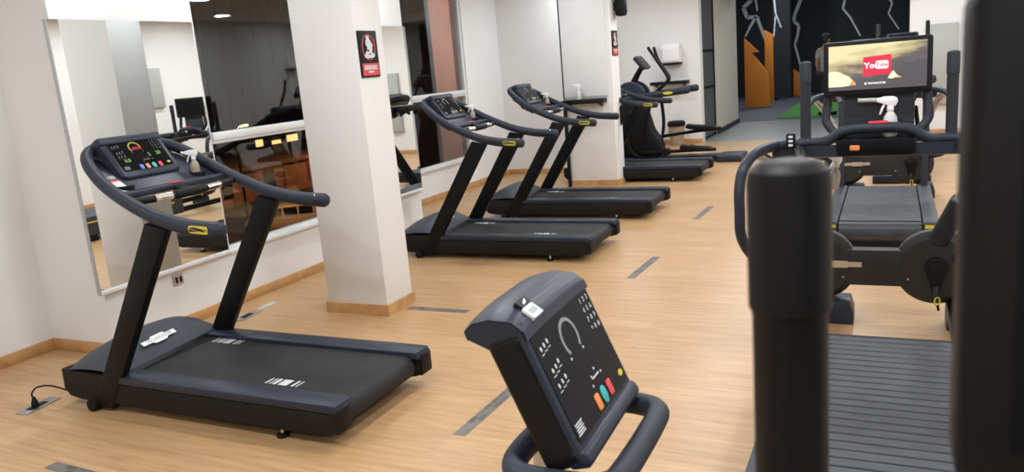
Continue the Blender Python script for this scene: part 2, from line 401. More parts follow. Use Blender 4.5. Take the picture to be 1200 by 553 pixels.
# skirting
def skirt(name, *segs):
    g = G()
    for (x0, y0, x1, y1, nx, ny) in segs:
        g.bb(min(x0, x1, x0+nx*.014), max(x0, x1, x0+nx*.014), min(y0, y1, y0+ny*.014), max(y0, y1, y0+ny*.014), 0, .078, .003)
    S(g, name, 'wood_trim')
skirt('baseboard_window_side', (-3, 5.13, 3.2, 5.13, 0, -1), (3.2, 4.516, 3.2, 5.13, -1, 0), (3.2, 4.53, 7.04, 4.53, 0, -1), (7.04, 4.53, 7.04, 5.37, 1, 0),
      (7.04, 5.37, 10.95, 5.37, 0, -1), (10.95, 4.25, 10.95, 5.37, -1, 0), (10.95, 4.25, 11.5, 4.25, 0, -1), (11.5, 5.2, 14.4, 5.2, 0, -1))
skirt('baseboard_end', (14.4, 3.08, 14.4, 5.2, -1, 0), (14.4, -2.3, 14.4, -.26, -1, 0))
skirt('baseboard_right', (-3, -2.3, 14.4, -2.3, 0, 1))
g = G(); g.bb(15.75, 18.2, 3.05, 3.08, 0, .09); S(g, 'baseboard_hall', 'studio_black')
# sliding smoked glass leaves of the hall opening
g = G(); g.bb(14.62, 15.75, 3.11, 3.12, 0, CZ); d = S(g, 'door_1', 'smoke')
g = G()
for z in (.03, .95, 1.62, 2.7): g.bb(14.62, 15.75, 3.09, 3.14, z, z+.03)
for x in (14.62, 15.71): g.bb(x, x+.04, 3.09, 3.14, 0, CZ)
S(g, 'door_frame', 'post', d)
wall('wall_hall_alcove', 'wall_beige', 14.62, 15.9, 3.5, 3.6, 0, CZ); wall('wall_hall_alcove_end', 'wall_beige', 15.75, 15.9, 3.3, 3.5, 0, CZ)
# windows
def window(name, x0, x1, y, z0, zt, bar):
    g = G(); g.bb(x0, x1, y+.05, y+.058, z0, zt); w = S(g, name, 'glass')
    g = G(); f = .045
    for xx in (x0, x1-f): g.bb(xx, xx+f, y+.02, y+.09, z0, zt, .004)
    g.bb(x0+f, x1-f, y+.02, y+.09, zt-f, zt, .004); g.bb(x0+f, x1-f, y+.02, y+.09, z0, z0+.02, .003)
    g.bb(x0+f, x1-f, y+.0, y+.09, bar-.03, bar+.03, .008); g.bb(x0+f, x1-f, y+.012, y+.09, bar-.052, bar-.03, .003)
    S(g, 'window_frame', 'frame_white', w)
    g = G(); g.bb(x0, x1, y-.03, y+.10, z0-.028, z0, .005); S(g, 'window_sill', 'frame_white', w)
    return w
window('window_1', 4.272, 5.618, 4.53, .44, 2.62, 1.295)
window('window_2', 7.9, 9.86, 5.37, .43, 2.66, 1.345)
# mirrors on the piers (things: they hang on the wall)
def mirror(x0, x1, label, rz=0):
    y = 4.505
    t = thing('wall_mirror', label, 'mirror', ((x0+x1)/2, y+.011, .42), rz); L = (x1-x0)/2
    g = G(); g.bb(-L, L, -.02, .008, .028, 1.70, .0); g.build('mirror_pane', 'mirror', t)
    g = G(); g.bb(-L, L, -.034, .008, 0, .028, .004); g.build('ledge', 'frame_white', t)
    for a, b in ((-L-.006, -L), (L, L+.003)):
        g = G(); g.bb(a, b, -.018, .008, 0, 1.70); g.build('edge_strip', 'steel', t)
    return t
mirror(3.152, 4.262, 'tall frameless wall mirror behind the nearest treadmill, left of the window', .018)
mirror(5.94, 7.036, 'narrow wall mirror with a black shelf, just right of the near white pillar')
# wall socket under the mirror
t = thing('wall_socket', 'beige double wall socket under the ledge of the left mirror', 'socket', (3.776, 4.53, .35))
g = G(); g.box((0, -.006, 0), (.085, .012, .075), .003); g.build('plate', 'socket', t)
g = G()
for x in (-.018, .018): g.box((x, -.013, .0), (.02, .004, .042), .001)
g.build('outlet', 'black', t)
# ceiling lights
def downlight(x, y, z, e, r=.13, first=[None]):
    if first[0] is None:
        t = thing('ceiling_downlight', 'round recessed ceiling downlight above the gym floor', 'ceiling light', (x, y, z), 0, 'ceiling downlights over the gym')
        g = G(); g.lathe([(.15, 0), (.15, -.012), (.142, -.018), (.125, -.014), (.125, -.004), (.14, 0)], 32); g.build('trim_ring', 'frame_white', t)
        g = G(); g.lathe([(.124, -.002), (.124, -.006)], 32); g.build('lens', 'lampglow', t)
        first[0] = t
    else:
        t = copy_tree(first[0]); t.location = (x, y, z)
    ld = bpy.data.lights.new('downlight_bulb', 'AREA'); ld.shape = 'DISK'; ld.size = r*2; ld.energy = e; ld.color = (.865, .94, 1.0)
    lo = bpy.data.objects.new('downlight_bulb', ld); COL.objects.link(lo); lo.location = (x, y, z-.025)
    return t
EL = 24.5
for x in (-1.6, .9, 3.6, 6.2, 8.55, 10.6, 12.9):
    for y in (2.0, .35, -1.3): downlight(x, y, CZ, EL)
for x in (.9, 3.2, 4.45, 6.2, 8.55, 10.4, 12.9): downlight(x, 3.95, CZ, EL*{.9: 1.15, 3.2: .45, 4.45: .42}.get(x, .7))
for x in (15.5, 17.2): downlight(x, 1.4, CZ, 9)
for x, y in ((20.5, 2.6), (24.5, 3.6), (24.5, .8), (21, -.5)): downlight(x, y, 4.0, 50)
# inlaid floor strips
def strip(x0, y0, x1, y1, label):
    L = math.hypot(x1-x0, y1-y0); a = math.atan2(y1-y0, x1-x0)
    g = G(); g.bb(-L/2, L/2, -.032, .032, 0, .0016)
    o = g.build('floor_strip', 'mosaic'); o.location = ((x0+x1)/2, (y0+y1)/2, .0004); o.rotation_euler = (0, 0, a)
    tag(o, label, 'floor strip', 'grey mosaic strips inlaid in the floor')
strip(2.81, 1.745, 3.42, 1.725, 'grey mosaic floor strip running behind the near display console')
strip(5.44, 1.735, 6.09, 1.71, 'grey mosaic floor strip in the open floor right of the second treadmill')
strip(7.59, 1.72, 8.27, 1.70, 'grey mosaic floor strip farthest back, right of the third treadmill')
strip(4.47, 3.08, 4.47, 2.60, 'grey mosaic floor strip starting at the base of the near pillar')
strip(2.02, 3.47, 2.0, 2.9, 'grey mosaic floor strip at the lower left edge, in front of the nearest treadmill')
# floor boxes
def floorbox(x, y, a, label):
    t = thing('floor_outlet', label, 'floor outlet', (x, y, 0), a); t.scale = (.85, .8, 1)
    g = G(); g.bb(-.13, .13, -.055, .055, 0, .006, .002); g.build('plate', 'steel', t)
    g = G(); g.bb(-.075, .055, -.03, .03, .006, .008, .001); g.build('socket', 'black', t); return t
floorbox(2.475, 4.235, .15, 'steel floor outlet with a plugged-in black power cord at far left')
floorbox(4.07, 4.225, .12, 'steel floor outlet near the wall, seen between the treadmill post and the near pillar')
def tape(x, y, a, L, label):
    g = G(); g.bb(-L/2, L/2, -.03, .03, 0, .0015); o = g.build('floor_tape', 'silver_tape'); o.location = (x, y, .0004); o.rotation_euler = (0, 0, a); tag(o, label, 'tape')
tape(2.76, 4.23, .05, .2, 'silver tape strip on the floor beside the nose of the nearest treadmill')
tape(4.32, 4.27, .05, .18, 'silver tape strip on the floor beside the floor outlet near the wall')
# ------------------------------------------------------------------ console prints
def console_prints(parent, W, h, fr, fm, lit, dim=False):
    # fr(a,b,h) -> point on the glass; fm(a,b) -> text matrix
    def P(s, t): return ((s-.5)*W, (.5-t)*h)
    pm = 'print_dim' if (lit or dim) else 'print'
    def seg(name, m, items):
        g = G()
        for (s, t, w, hh, r) in items:
            a, b = P(s, t); g.prism([(x, y) for x, y in rrect(w, hh, min(w, hh)*r, 2, a, b)], fr, .0002, .0012)
        g.build(name, m, parent)
    # gauge arc
    g = G(); a0, b0 = P(.47, .30)
    for i in range(15):
        an = math.radians(215-250*i/14) if not lit else math.radians(205-200*i/14)
        r = .034; c, s_ = math.cos(an), math.sin(an); n = .0036; q = .0105
        pts = [(r+n, -q/2), (r+n, q/2), (r-n, q/2), (r-n, -q/2)]
        g.prism([(a0+x*c-y*s_, b0+x*s_+y*c) for x, y in pts], fr, .0002, .0011)
    g.build('gauge_arc', 'led_yellow' if lit else 'print_dim', parent)
    # keypad digits
    g = G()
    for r_, row in enumerate(('123', '456', '789', '*0#')):
        for c_, ch in enumerate(row):
            a, b = P(.83+.062*c_, .13+.09*r_); g.text(ch, .0145, fm(a, b))
    g.build('keypad_digits', pm, parent)
    # small icons with captions
    g = G()
    for (s, t) in ((.06, .20), (.115, .19), (.17, .18), (.08, .40), (.135, .39), (.19, .37), (.07, .53), (.13, .52), (.19, .51)):
        a, b = P(s, t)
        g.prism(ellipse(.0030, .0046, 8, a, b), fr, .0002, .0010); g.prism([(a-.006, b-.0095), (a+.006, b-.0095), (a+.006, b-.0108), (a-.006, b-.0108)], fr, .0002, .0010)
    g.build('icon_prints', pm, parent)
    for (s, t, w) in ((.36, .45, 8), (.58, .45, 8), (.50, .70, 6), (.58, .66, 6), (.47, .77, 6), (.66, .73, 6)):
        g = G(); a, b = P(s, t); g.prism([(a-.003, b-.003), (a+.004, b), (a-.003, b+.003)], fr, .0002, .001); g.build('arrow_print', pm, parent)
    g = G(); a, b = P(.56, .72); g.prism([(a-.018, b-.0015), (a+.018, b-.0015), (a+.018, b+.0015), (a-.018, b+.0015)], fr, .0002, .001); g.build('dash_print', pm, parent)
    g = G()
    for i in range(5):
        a, b = P(.08, .86+.022*i); w = .016-.002*(i % 2); g.prism([(a-w, b-.0012), (a+w, b-.0012), (a+w, b+.0012), (a-w, b+.0012)], fr, .0002, .001)
    g.build('text_lines', pm, parent)
    bs = (('orange_b', .44), ('teal_b', .56), ('red_b', .68)) if not lit else (('blue_b', .36), ('orange_b', .48), ('teal_b', .61), ('red_b', .74))
    for m, s in bs:
        g = G(); a, b = P(s, .90 if not lit else .93)
        g.prism(ellipse(.0125, .017, 20, a, b) if m == 'teal_b' else rrect(.021, .030, .005, 3, a, b), fr, .0, .0022, .0006); g.build('button', 'print_dim' if dim and not lit else m, parent, label=m.split('_')[0]+' push button')
    g = G(); a, b = P(.925, .90); g.prism(ellipse(.011, .0065, 16, a, b), fr, .0002, .0014); g.build('yellow_badge', 'yellow', parent)
    if lit:
        g = G(); a, b = P(.50, .33); g.text('00:00', .026, fm(a, b), bold=.0006); g.build('red_digits', 'led_red', parent)
        g = G()
        for s, t, tx in ((.18, .68, '0.0'), (.65, .58, '2'), (.84, .56, '20')):
            a, b = P(s, t); g.text(tx, .030, fm(a, b), bold=.0008)
        g.build('green_digits', 'led_green', parent)
def spray_bottle(name, label, loc, rz=0, s=1.0, body='clearplastic', tilt=0, big=False):
    t = thing(name, label, 'spray bottle', loc, rz, 'spray bottles hung on the machines')
    t.rotation_euler = (tilt, 0, rz); t.scale = (s, s, s)
    g = G(); g.lathe([(.028, 0), (.033, .006), (.034, .02), (.034, .075), (.030, .098), (.018, .118), (.013, .126), (.013, .14)], 24); g.build('bottle_body', body, t)
    g = G(); g.lathe([(.0155, .128), (.0165, .13), (.0165, .148), (.0145, .152)], 20)
    f = lambda a, b, h: V(h, a, b)
    g.prism([(-.022, .150), (.012, .150), (.020, .160), (.060, .172), (.066, .180), (.064, .192), (.030, .200), (-.012, .200), (-.030, .190), (-.034, .172)], f, -.011, .011, .004)
    g.prism([(.020, .166), (.030, .168), (.044, .140), (.052, .112), (.044, .110), (.032, .138)], f, -.006, .006, .002)
    g.build('trigger_head', 'white', t)
    g = G(); g.cyl((0, .062, .184), (0, .150 if big else .082, .187), .011 if big else .0085, 14); g.build('nozzle', 'grey_panel' if big else 'white', t)
    return t
# ------------------------------------------------------------------ treadmills facing the windows
YO = 3.13
HP = [(2.735, .998, .372), (2.95, 1.016, .376), (3.15, 1.062, .374), (3.35, 1.142, .364), (3.52, 1.230, .342), (3.66, 1.322, .290), (3.745, 1.372, .19), (3.785, 1.388, 0)]
def make_treadmill(label):
    t = thing('treadmill', label, 'treadmill', (2.93, YO, 0), 0, 'treadmills facing the windows')
    Y = lambda y: y-YO
    yz = lambda a, b, h: V(h, a-YO, b)
    # lower body
    g = G(); g.prism([(2.36, .075), (2.42, .055), (3.95, .055), (4.03, .065), (4.055, .10), (4.05, .17), (2.36, .150)], yz, -.30, .30, .006)
    g.build('deck_body', 'deckside', t)
    for s in (-1, 1):
        g = G(); g.prism([(2.205, .166), (2.20, .095), (2.225, .066), (2.30, .050), (3.94, .046), (4.035, .058), (4.072, .10), (4.066, .212), (3.70, .206), (3.68, .166)], yz, s*.300, s*.395, .008)
        g.build('side_panel', 'deckside', t)
        g = G(); g.prism([(2.19, .172), (2.20, .205), (2.215, .209), (3.70, .209), (3.74, .200), (3.74, .168), (2.20, .168)], yz, s*.272, s*.400, .008)
        g.build('side_rail', 'navy', t)
        g = G(); g.prism(rrect(.05, .125, .018, 4, 2.210, .133), yz, s*.302, s*.398, .008); g.build('end_cap', 'black', t)
        # support foot and transport wheel
        g = G(); g.cyl((s*.36, Y(2.565), 0), (s*.36, Y(2.565), .016), .03, 18, .004); g.build('foot_pad', 'rubber', t)
        g = G(); g.cyl((s*.36, Y(2.565), .016), (s*.36, Y(2.565), .06), .010, 12); g.build('foot_bolt', 'chrome', t)
        g = G(); g.cyl((s*.34, Y(3.835), .034), (s*.425, Y(3.835), .034), .034, 22, .006); g.build('transport_wheel', 'rubber', t)
        # upright post
        g = G(); g.prism([(3.845, .02), (3.700, .02), (3.058, 1.00), (3.198, 1.03)], yz, s*.350, s*.402, .012); g.build('post', 'post', t)
    # front shell under the hood
    def plan(u): return 4.078-.085*abs(u/.395)**4
    g = G()
    prof = [(0, .16), (-.002, .206), (-.002, .214)]
    def shell(a, b):
        u = -.395+.79*a; zz = [.058, .075, .105, .16, .212]; yy = [-.06, -.02, -.003, 0, -.004]
        k = b*4; j = min(int(k), 3); f = k-j
        return V(u, plan(u)-YO+yy[j]+(yy[j+1]-yy[j])*f, zz[j]+(zz[j+1]-zz[j])*f)
    g.grid(shell, 24, 8); g.build('nose_shell', 'deckside', t, ang=60)
    # hood
    hp = [(0, .214), (-.02, .245), (-.07, .282), (-.14, .316), (-.22, .338), (-.275, .334), (-.42, .213), (-.425, .19)]
    def hood(a, b):
        u = -.397+.794*a; e = max(0, 1-abs(u/.397)**2.8)
        k = b*(len(hp)-1); j = min(int(k), len(hp)-2); f = k-j
        y = hp[j][0]+(hp[j+1][0]-hp[j][0])*f; z = hp[j][1]+(hp[j+1][1]-hp[j][1])*f
        zz = .212+(z-.212)*(.16+.84*e**.8) if z > .212 else z
        sh = plan(u)-4.078
        return V(u, 4.078-YO+y+sh*(1-b)+.05*(u/.4)*b, zz)
    g = G(); g.grid(hood, 36, 28); g.build('hood', 'hood', t, ang=28)
    g = G(); g.bb(-.272, .272, 3.612-YO, 3.665-YO, .186, .1905); g.build('hood_gap_shade', 'rubber', t)  # dark strip paints in the shade behind the hood's rear edge
    # nameplate on the hood's slanting face
    ex = V(1, .12, 0).normalized(); dn = V(0, -.145, -.121).normalized(); c = V(-.02, 3.728-YO, .2815); n = ex.cross(-dn).normalized()
    eb = n.cross(ex)
    fr = frame3(c, ex, eb, n)
    g = G(); g.prism([(-.125, -.014), (-.055, -.014), (-.045, -.026), (.045, -.026), (.055, -.014), (.125, -.014), (.125, .014), (.055, .014), (.045, .026), (-.045, .026), (-.055, .014), (-.125, .014)], fr, .004, .007)
    np_ = g.build('nameplate', 'white', t)
    g = G(); g.text('TECHNOGYM', .030, fmat(c+n*.0075, ex, eb, n), bold=.0005); g.build('nameplate_lettering', 'grey_panel', np_)
    # running belt with rollers
    g = G()
    prof = [(3.72, .188)]+[(2.275, .188)]+[(2.275-.062*math.sin(a), .126+.062*math.cos(a)) for a in [PI*i/10 for i in range(1, 11)]]+[(3.72, .064), ]
    g.prism(prof, yz, -.272, .272)
    g.build('running_belt', 'belt', t, ang=25)
    for (u0, y0) in ((-.185, 2.68), (.24, 3.48)):
        g = G()
        for dy, w in ((-.105, .007), (-.082, .014), (-.04, .055), (.006, .007), (.030, .020), (.062, .007), (.086, .010)):
            g.bb(u0-.032, u0+.032, y0+dy-YO, y0+dy+w-YO, .1878, .1888)
        g.build('belt_mark', 'print', t)
    # U-shaped handlebar
    L = [V(-u, y-YO, z) for y, z, u in HP]; R = [V(u, y-YO, z) for y, z, u in HP[-2::-1]]
    g = G(); g.tube(L+R, [.038, .037, .034, .032, .031, .031, .030, .030, .030, .031, .031, .032, .034, .037, .038], n=18, res=7); hb = g.build('handlebar', 'navy_soft', t, ang=60)
    for s in (-1, 1):
        g = G(); c = V(s*.4105, 2.835-YO, 1.006)
        yf = lambda a, b, h: V(c.x+s*h*.6-s*.004*(b/.018)**2, c.y+a*1.0, c.z+b+a*.06)
        g.prism(rrect(.118, .036, .014, 4), yf, -.004, .004); tg = g.build('tag', 'yellow', hb, label='yellow oval badge')
        g = G(); ex = V(0, -s*-1, 0)
        exv = V(0, 1 if s > 0 else -1, .06 if s > 0 else -.06).normalized(); nv = V(s, 0, 0); ebv = nv.cross(exv)
        g.text('TECHNOGYM', .017, fmat(c+V(s*.0030, 0, 0), exv, ebv, nv)); g.build('badge_lettering', 'navy', tg)
        g = G(); g.cyl((s*.345, 2.78-YO, 1.028), (s*.350, 2.78-YO, 1.034), .007, 12); g.build('hand_sensor_button', 'chrome', hb)
    # sloping fascia inside the U
    db = V(0, .365, .222).normalized(); nb = V(0, -.222, .365).normalized()
    f0 = V(0, 3.42-YO, 1.150); fr = frame3(f0, V(1, 0, 0), db, nb)
    tot = .427
    def hw(q):
        y = 3.42+q*.365/.427
        for i in range(len(HP)-1):
            if HP[i][0] <= y <= HP[i+1][0]:
                k = (y-HP[i][0])/(HP[i+1][0]-HP[i][0]); return HP[i][2]+(HP[i+1][2]-HP[i][2])*k
        return 0
    qs = [0, .06, .12, .18, .23, .28, .32, .35, .38, .405]
    poly = [(-hw(q)+.012, q) for q in qs]+[(hw(q)-.012, q) for q in qs[::-1]]
    g = G(); g.prism(poly, fr, -.03, -.004, .004); fa = g.build('fascia', 'navy', t)
    g = G(); g.prism(rrect(.072, .115, .004, 2, -.262, .085), fr, -.004, -.0025); pl = g.build('placard', 'print', fa, label='white instruction placard with a red header')
    g = G(); g.prism([(-.298, .128), (-.226, .128), (-.226, .142), (-.298, .142)], fr, -.003, -.002); g.build('placard_header', 'red', pl)
    g = G(); g.prism(rrect(.034, .03, .003, 2, -.285, .168), fr, -.004, -.0025); g.prism(rrect(.034, .03, .003, 2, -.243, .168), fr, -.004, -.0025); g.build('sticker', 'grey_panel', fa)
    # cup wells either side of the console
    for s in (-1, 1):
        g = G(); c = V(s*.235, 3.50-YO, 1.150)
        g.lathe([(.046, 0), (.050, .004), (.052, .04), (.046, .042), (.042, .012), (.0, .010)], 24, Matrix.Translation(c)); g.build('cup_holder', 'black', t)
    # tray bar, sensor bar
    g = G(); g.prism(rrect(.058, .036, .012, 4, 3.415, 1.150), yz, -.35, .35, .004); tb = g.build('tray_bar', 'navy', t)
    g = G(); g.box((0, 3.405-YO, 1.1695), (.062, .04, .004), .001); g.build('stop_label', 'red', tb)
    g = G(); g.tube([(-.355, 3.34-YO, 1.125), (-.2, 3.315-YO, 1.118), (0, 3.305-YO, 1.118), (.2, 3.315-YO, 1.118), (.355, 3.34-YO, 1.125)], .0185, n=14); g.tube([(-.09, 3.307-YO, 1.118), (.09, 3.307-YO, 1.118)], .025, n=14, smooth=False)
    sb = g.build('sensor_bar', 'black', t)
    g = G(); g.prism([(3.29, 1.10), (3.34, 1.10), (3.40, 1.14), (3.40, 1.155), (3.33, 1.145)], yz, -.03, .03, .006); g.build('bar_mount', 'black', sb)
    for s in (-1, 1):
        g = G(); g.tube([(s*.115, 3.309-YO, 1.118), (s*.215, 3.317-YO, 1.1186)], .0198, n=16, smooth=False, dome=False); g.build('chrome_sleeve', 'chrome', sb)
    # console
    T = math.radians(53); c = V(-.02, 3.605-YO, 1.328)
    ex = V(1, 0, 0); eb = V(0, math.cos(T), math.sin(T)); en = V(0, -math.sin(T), math.cos(T)); fr = frame3(c, ex, eb, en)
    g = G(); g.prism(rrect(.372, .252, .03, 5, 0, -.012), fr, -.100, .004, .012, allbev=True); co = g.build('console', 'navy', t, ang=50)
    g = G(); g.prism([(-.03+.0, -.085), (.010, -.085), (.018, -.02), (.012, .012), (-.02, .03), (-.085, .03), (-.085, .0)], lambda a, b, h: c+ex*h+eb*(.118+b*.45)+en*(a*1.0), -.190, .190, .008, allbev=True); g.build('console_brow', 'navy', co)
    g = G(); g.prism(rrect(.312, .196, .010, 3), fr, .004, .0058); gp = g.build('display_glass', 'glossblack', co)
    return t, co, fr, fmat, c, ex, eb, en
tm, co, fr0, _, cc, ex, eb, en = make_treadmill('nearest treadmill with the lit red and green display, in front of the mirror')
def light_console(cons, lit, dim):
    fr = lambda a, b, h: fr0(a, b, h+.0058)
    console_prints(cons, .312, .196, fr, lambda a, b: fmat(fr0(a, b, .0068), ex, eb, en), lit, dim)
# copies first, with an unlit display, then the lit one on the first machine
t2 = copy_tree(tm); t2.location.x = 6.235; tag(t2, 'second treadmill in the row, standing just beyond the near white pillar', 'treadmill')
c2 = [o for o in t2.children if o.name.startswith('console')][0]; light_console(c2, False, True)
t3 = copy_tree(t2); t3.location = (7.955, YO-.03, 0); tag(t3, 'third treadmill in the row, in front of the far white pillar', 'treadmill')
t4 = copy_tree(t2); t4.location = (10.33, YO-.03, 0); tag(t4, 'fourth treadmill, its deck half hidden behind the far white pillar beside the elliptical trainer', 'treadmill')
light_console(co, True, True)
# power cord of the first treadmill with its plug in the floor outlet
g = G()
g.tube([(-.475, 1.100, .012), (-.476, 1.102, .05), (-.475, 1.106, .085), (-.440, 1.100, .108), (-.385, 1.07, .095), (-.33, 1.02, .05), (-.28, .99, .012), (-.20, .96, .008), (-.10, .93, .02), (-.05, .90, .07)], .0048, n=8, res=8)
pc = g.build('power_cord', 'rubber', tm)
g = G(); g.lathe([(.018, .008), (.020, .012), (.017, .035), (.010, .055), (.006, .065)], 16, Matrix.Translation((-.475, 1.1, 0))); g.build('plug', 'rubber', pc)
spray_bottle('spray_bottle', 'white trigger spray bottle in the cup holder of the nearest treadmill', (3.165, 3.50, 1.163), .6, .75, 'amber')
spray_bottle('spray_bottle', 'white trigger spray bottle in the cup holder of the second treadmill', (6.47, 3.50, 1.163), .6, .75, 'amber')
spray_bottle('spray_bottle', 'white trigger spray bottle in the cup holder of the third treadmill', (8.19, 3.47, 1.163), .6, .75, 'amber')
# ------------------------------------------------------------------ slat-belt treadmills with screens (face +X)
def make_runner(label, picture):
    t = thing('slat_treadmill', label, 'treadmill', (4.4, .065, 0), -PI/2, 'slat-belt treadmills in a row beside the aisle')
    yz = lambda a, b, h: V(h, a, b)
    VR, VF, DU = -2.33, -.715, .05
    # belt of slats
    g = G(); p = .0575; n = int((VF-.05-(VR+.06))/p)
    for i in range(n):
        v = VF-.05-p*(i+.5); g.box((DU, v, .293), (.545, p-.008, .014), .003, seg=1)
    for i in range(1, 7):      # slats turning over the ends
        a = PI*i/6.5
        for vc, s in ((VF-.05, 1), (VR+.06, -1)):
            g.box((DU, vc+s*.075*math.sin(a), .218+.075*math.cos(a)), (.545, .036, .014), .003, rot=Matrix.Rotation(-s*a, 3, 'X'), seg=1)
    g.build('slat_belt', 'slat', t)
    g = G(); g.bb(DU-.28, DU+.28, VR+.03, VF-.03, .10, .283, .01); g.build('belt_bed', 'black', t)
    for s in (-1, 1):
        g = G(); g.prism([(VR, .07), (VF-.02, .07), (VF, .09), (VF, .285), (VF-.012, .302), (VR+.012, .302), (VR, .288)], yz, DU+s*.279, DU+s*.385, .012); sr = g.build('side_rail', 'hood', t)
        g = G(); g.bb(DU+s*.385, DU+s*.3875, VR+.1, VF-.15, .225, .243); g.build('stripe', 'yellow', sr)
        g = G(); g.bb(DU+s*.332-.04, DU+s*.332+.04, VR-.003, VR, .258, .282); g.build('badge', 'yellow', sr)
        g = G(); g.bb(DU+s*.332-.045, DU+s*.332+.045, VR+.15, VR+.25, 0, .07, .01); g.build('foot', 'rubber', t)
        # low beam from the deck to the front housing, upright of the side frame
        g = G(); g.bb(DU+s*.335-.028, DU+s*.335+.028, VF-.05, .40, .075, .145, .012); g.build('frame_beam', 'post', t)
        g = G(); g.prism(rrect(.062, .05, .012, 3, VF-.045, DU+s*.335), lambda a, b, h: V(b, a, h), .28, 1.05, .0); g.build('upright', 'greypole', t)
        g = G(); g.tube([(DU+s*.335, VF-.045, 1.045), (DU*.5+s*.36, -.3, 1.06), (s*.38, -.02, 1.065)], .026, n=14); g.build('side_bar', 'black', t)
    # rear roller cover
    g = G(); g.prism([(VR-.004, .262), (VR-.004, .11), (VR+.03, .08), (VR+.05, .08), (VR+.05, .262)], yz, DU-.277, DU+.277, .004); g.prism([(VR-.008, .205), (VR-.008, .20), (VR, .20), (VR, .205)], yz, DU-.277, DU+.277)
    g.build('rear_cover', 'black', t)
    # front housing: a bar between two discs
    g = G(); v0, v1 = .31, .40
    uz = lambda a, b, h: V(a, h, b)
    g.prism([(-.30, .225), (.30, .225), (.30, .432), (-.30, .432)], uz, v0+.006, v1, .004)
    for s in (-1, 1):
        g.lathe([(0, 0), (.168, 0), (.172, .002), (.205, .030), (.208, .036), (.208, .09), (0, .09)], 48, Matrix.Translation((s*.302, v0, .335)) @ Matrix.Rotation(-PI/2, 4, 'X'))
    fh = g.build('front_housing', 'housing', t, ang=25)
    g = G()
    for s in (-1, 1):
        for a in (80, 205, 335): g.lathe([(.006, 0), (.006, .004), (.004, .005)], 10, Matrix.Translation((s*.302+.150*math.cos(math.radians(a))*s, v0, .335+.150*math.sin(math.radians(a)))) @ Matrix.Rotation(PI/2, 4, 'X'))
    g.build('bolt', 'steel', fh)
    fm = fmat((-.19, v0+.0035, .348), V(1, 0, 0), V(0, 0, 1), V(0, -1, 0)); fr = frame3((-.19, v0+.006, .348), (1, 0, 0), (0, 0, 1), (0, -1, 0))
    g = G(); g.prism([(-.12, -.014), (-.05, -.014), (-.045, -.02), (.045, -.02), (.05, -.014), (.12, -.014), (.12, .014), (.05, .014), (.045, .02), (-.045, .02), (-.05, .014), (-.12, .014)], fr, 0, .009)
    pl = g.build('nameplate', 'beige_plate', fh)
    g = G(); g.text('TECHNOGYM', .026, fmat((-.19, v0-.0034, .348), V(1, 0, 0), V(0, 0, 1), V(0, -1, 0))); g.build('nameplate_lettering', 'socket', pl)
    # hub cap with its tail, strap and yellow ring
    c = (.305, .345)
    g = G(); tl = [(c[0]+.058*math.cos(a), c[1]+.058*math.sin(a)) for a in [math.radians(x) for x in range(-40, 221, 20)]]
    g.prism(tl+[(c[0]-.022, c[1]-.125), (c[0]+.022, c[1]-.125)], uz, v0-.022, v0+.002, .008); g.prism(ellipse(.040, .040, 28, *c), uz, v0-.030, v0-.016, .004)
    hb = g.build('hub_cover', 'black', fh)
    g = G(); g.tube([(c[0], v0-.026, c[1]-.11), (c[0]-.004, v0-.034, c[1]-.14), (c[0]+.002, v0-.034, c[1]-.16)], [.016, .011, .006], n=10); g.build('strap', 'greypole', hb)
    g = G(); ring = [V(c[0]+.006+.013*math.cos(a), v0-.034+.006*math.cos(a), c[1]-.185+.024*math.sin(a)) for a in [2*PI*k/20 for k in range(21)]]
    g.tube(ring, .0045, n=8, smooth=False, caps=False); g.build('ring', 'yellow', hb, label='yellow ring on the strap')
    g = G(); g.tube([(c[0]+.008, v0-.034, c[1]-.208), (c[0]+.014, v0-.034, c[1]-.235)], .007, n=8, smooth=False); g.build('tassel', 'black', hb)
    for a, b in ((-.32, -.11), (.36, .52)):
        g = G(); g.prism([(a, 0), (b, 0), (b, .07), (b-.02, .135), (a+.02, .135), (a, .07)], uz, v0-.05, v1+.06, .010); g.build('front_foot', 'navy', t)
    # leaning struts and handlebar side loops
    for s in (-1, 1):
        g = G(); g.tube([(s*.315, .33, .50), (s*.405, .20, .735)], .052, n=18, smooth=False, dome=False); st = g.build('strut', 'navy_soft', t)
        g = G(); g.tube([(s*.405, .20, .735), (s*.42, .18, .775), (s*.50, .06, .95), (s*.55, -.10, 1.04)], [.040, .034, .030, .028], n=16); g.build('strut_sleeve', 'steel', st)
        g = G(); g.tube([(s*.335, .0, 1.092), (s*.46, -.06, 1.09), (s*.555, -.22, 1.07), (s*.60, -.35, 1.01), (s*.615, -.40, .92), (s*.615, -.41, .80), (s*.61, -.40, .66), (s*.56, -.28, .53), (s*.47, .05, .45), (s*.40, .31, .40)], .027, n=14, res=6); g.build('side_loop', 'navy', t)
    # front handlebar with the raised middle
    g = G(); g.tube([(-.50, -.085, 1.088), (-.335, -.03, 1.092), (-.235, -.05, 1.098), (-.16, -.06, 1.145), (-.09, -.062, 1.158), (0, -.064, 1.16), (.09, -.062, 1.158), (.16, -.06, 1.145), (.235, -.05, 1.098), (.335, -.03, 1.092), (.50, -.085, 1.088)], [.024, .026, .027, .026, .026, .026, .026, .026, .027, .026, .024], n=16, res=6)
    g.build('handlebar', 'navy_soft', t, ang=60)
    g = G(); g.prism([(-.07, 1.02), (.02, 1.005), (.05, 1.02), (.05, 1.07), (-.07, 1.08)], yz, -.50, .50, .012); tr = g.build('tray_beam', 'navy', t)
    g = G(); g.prism(rrect(.36, .082, .018, 4, -.0, 1.066), uz, -.098, .03, .004); kp = g.build('control_box', 'glossblack', t)
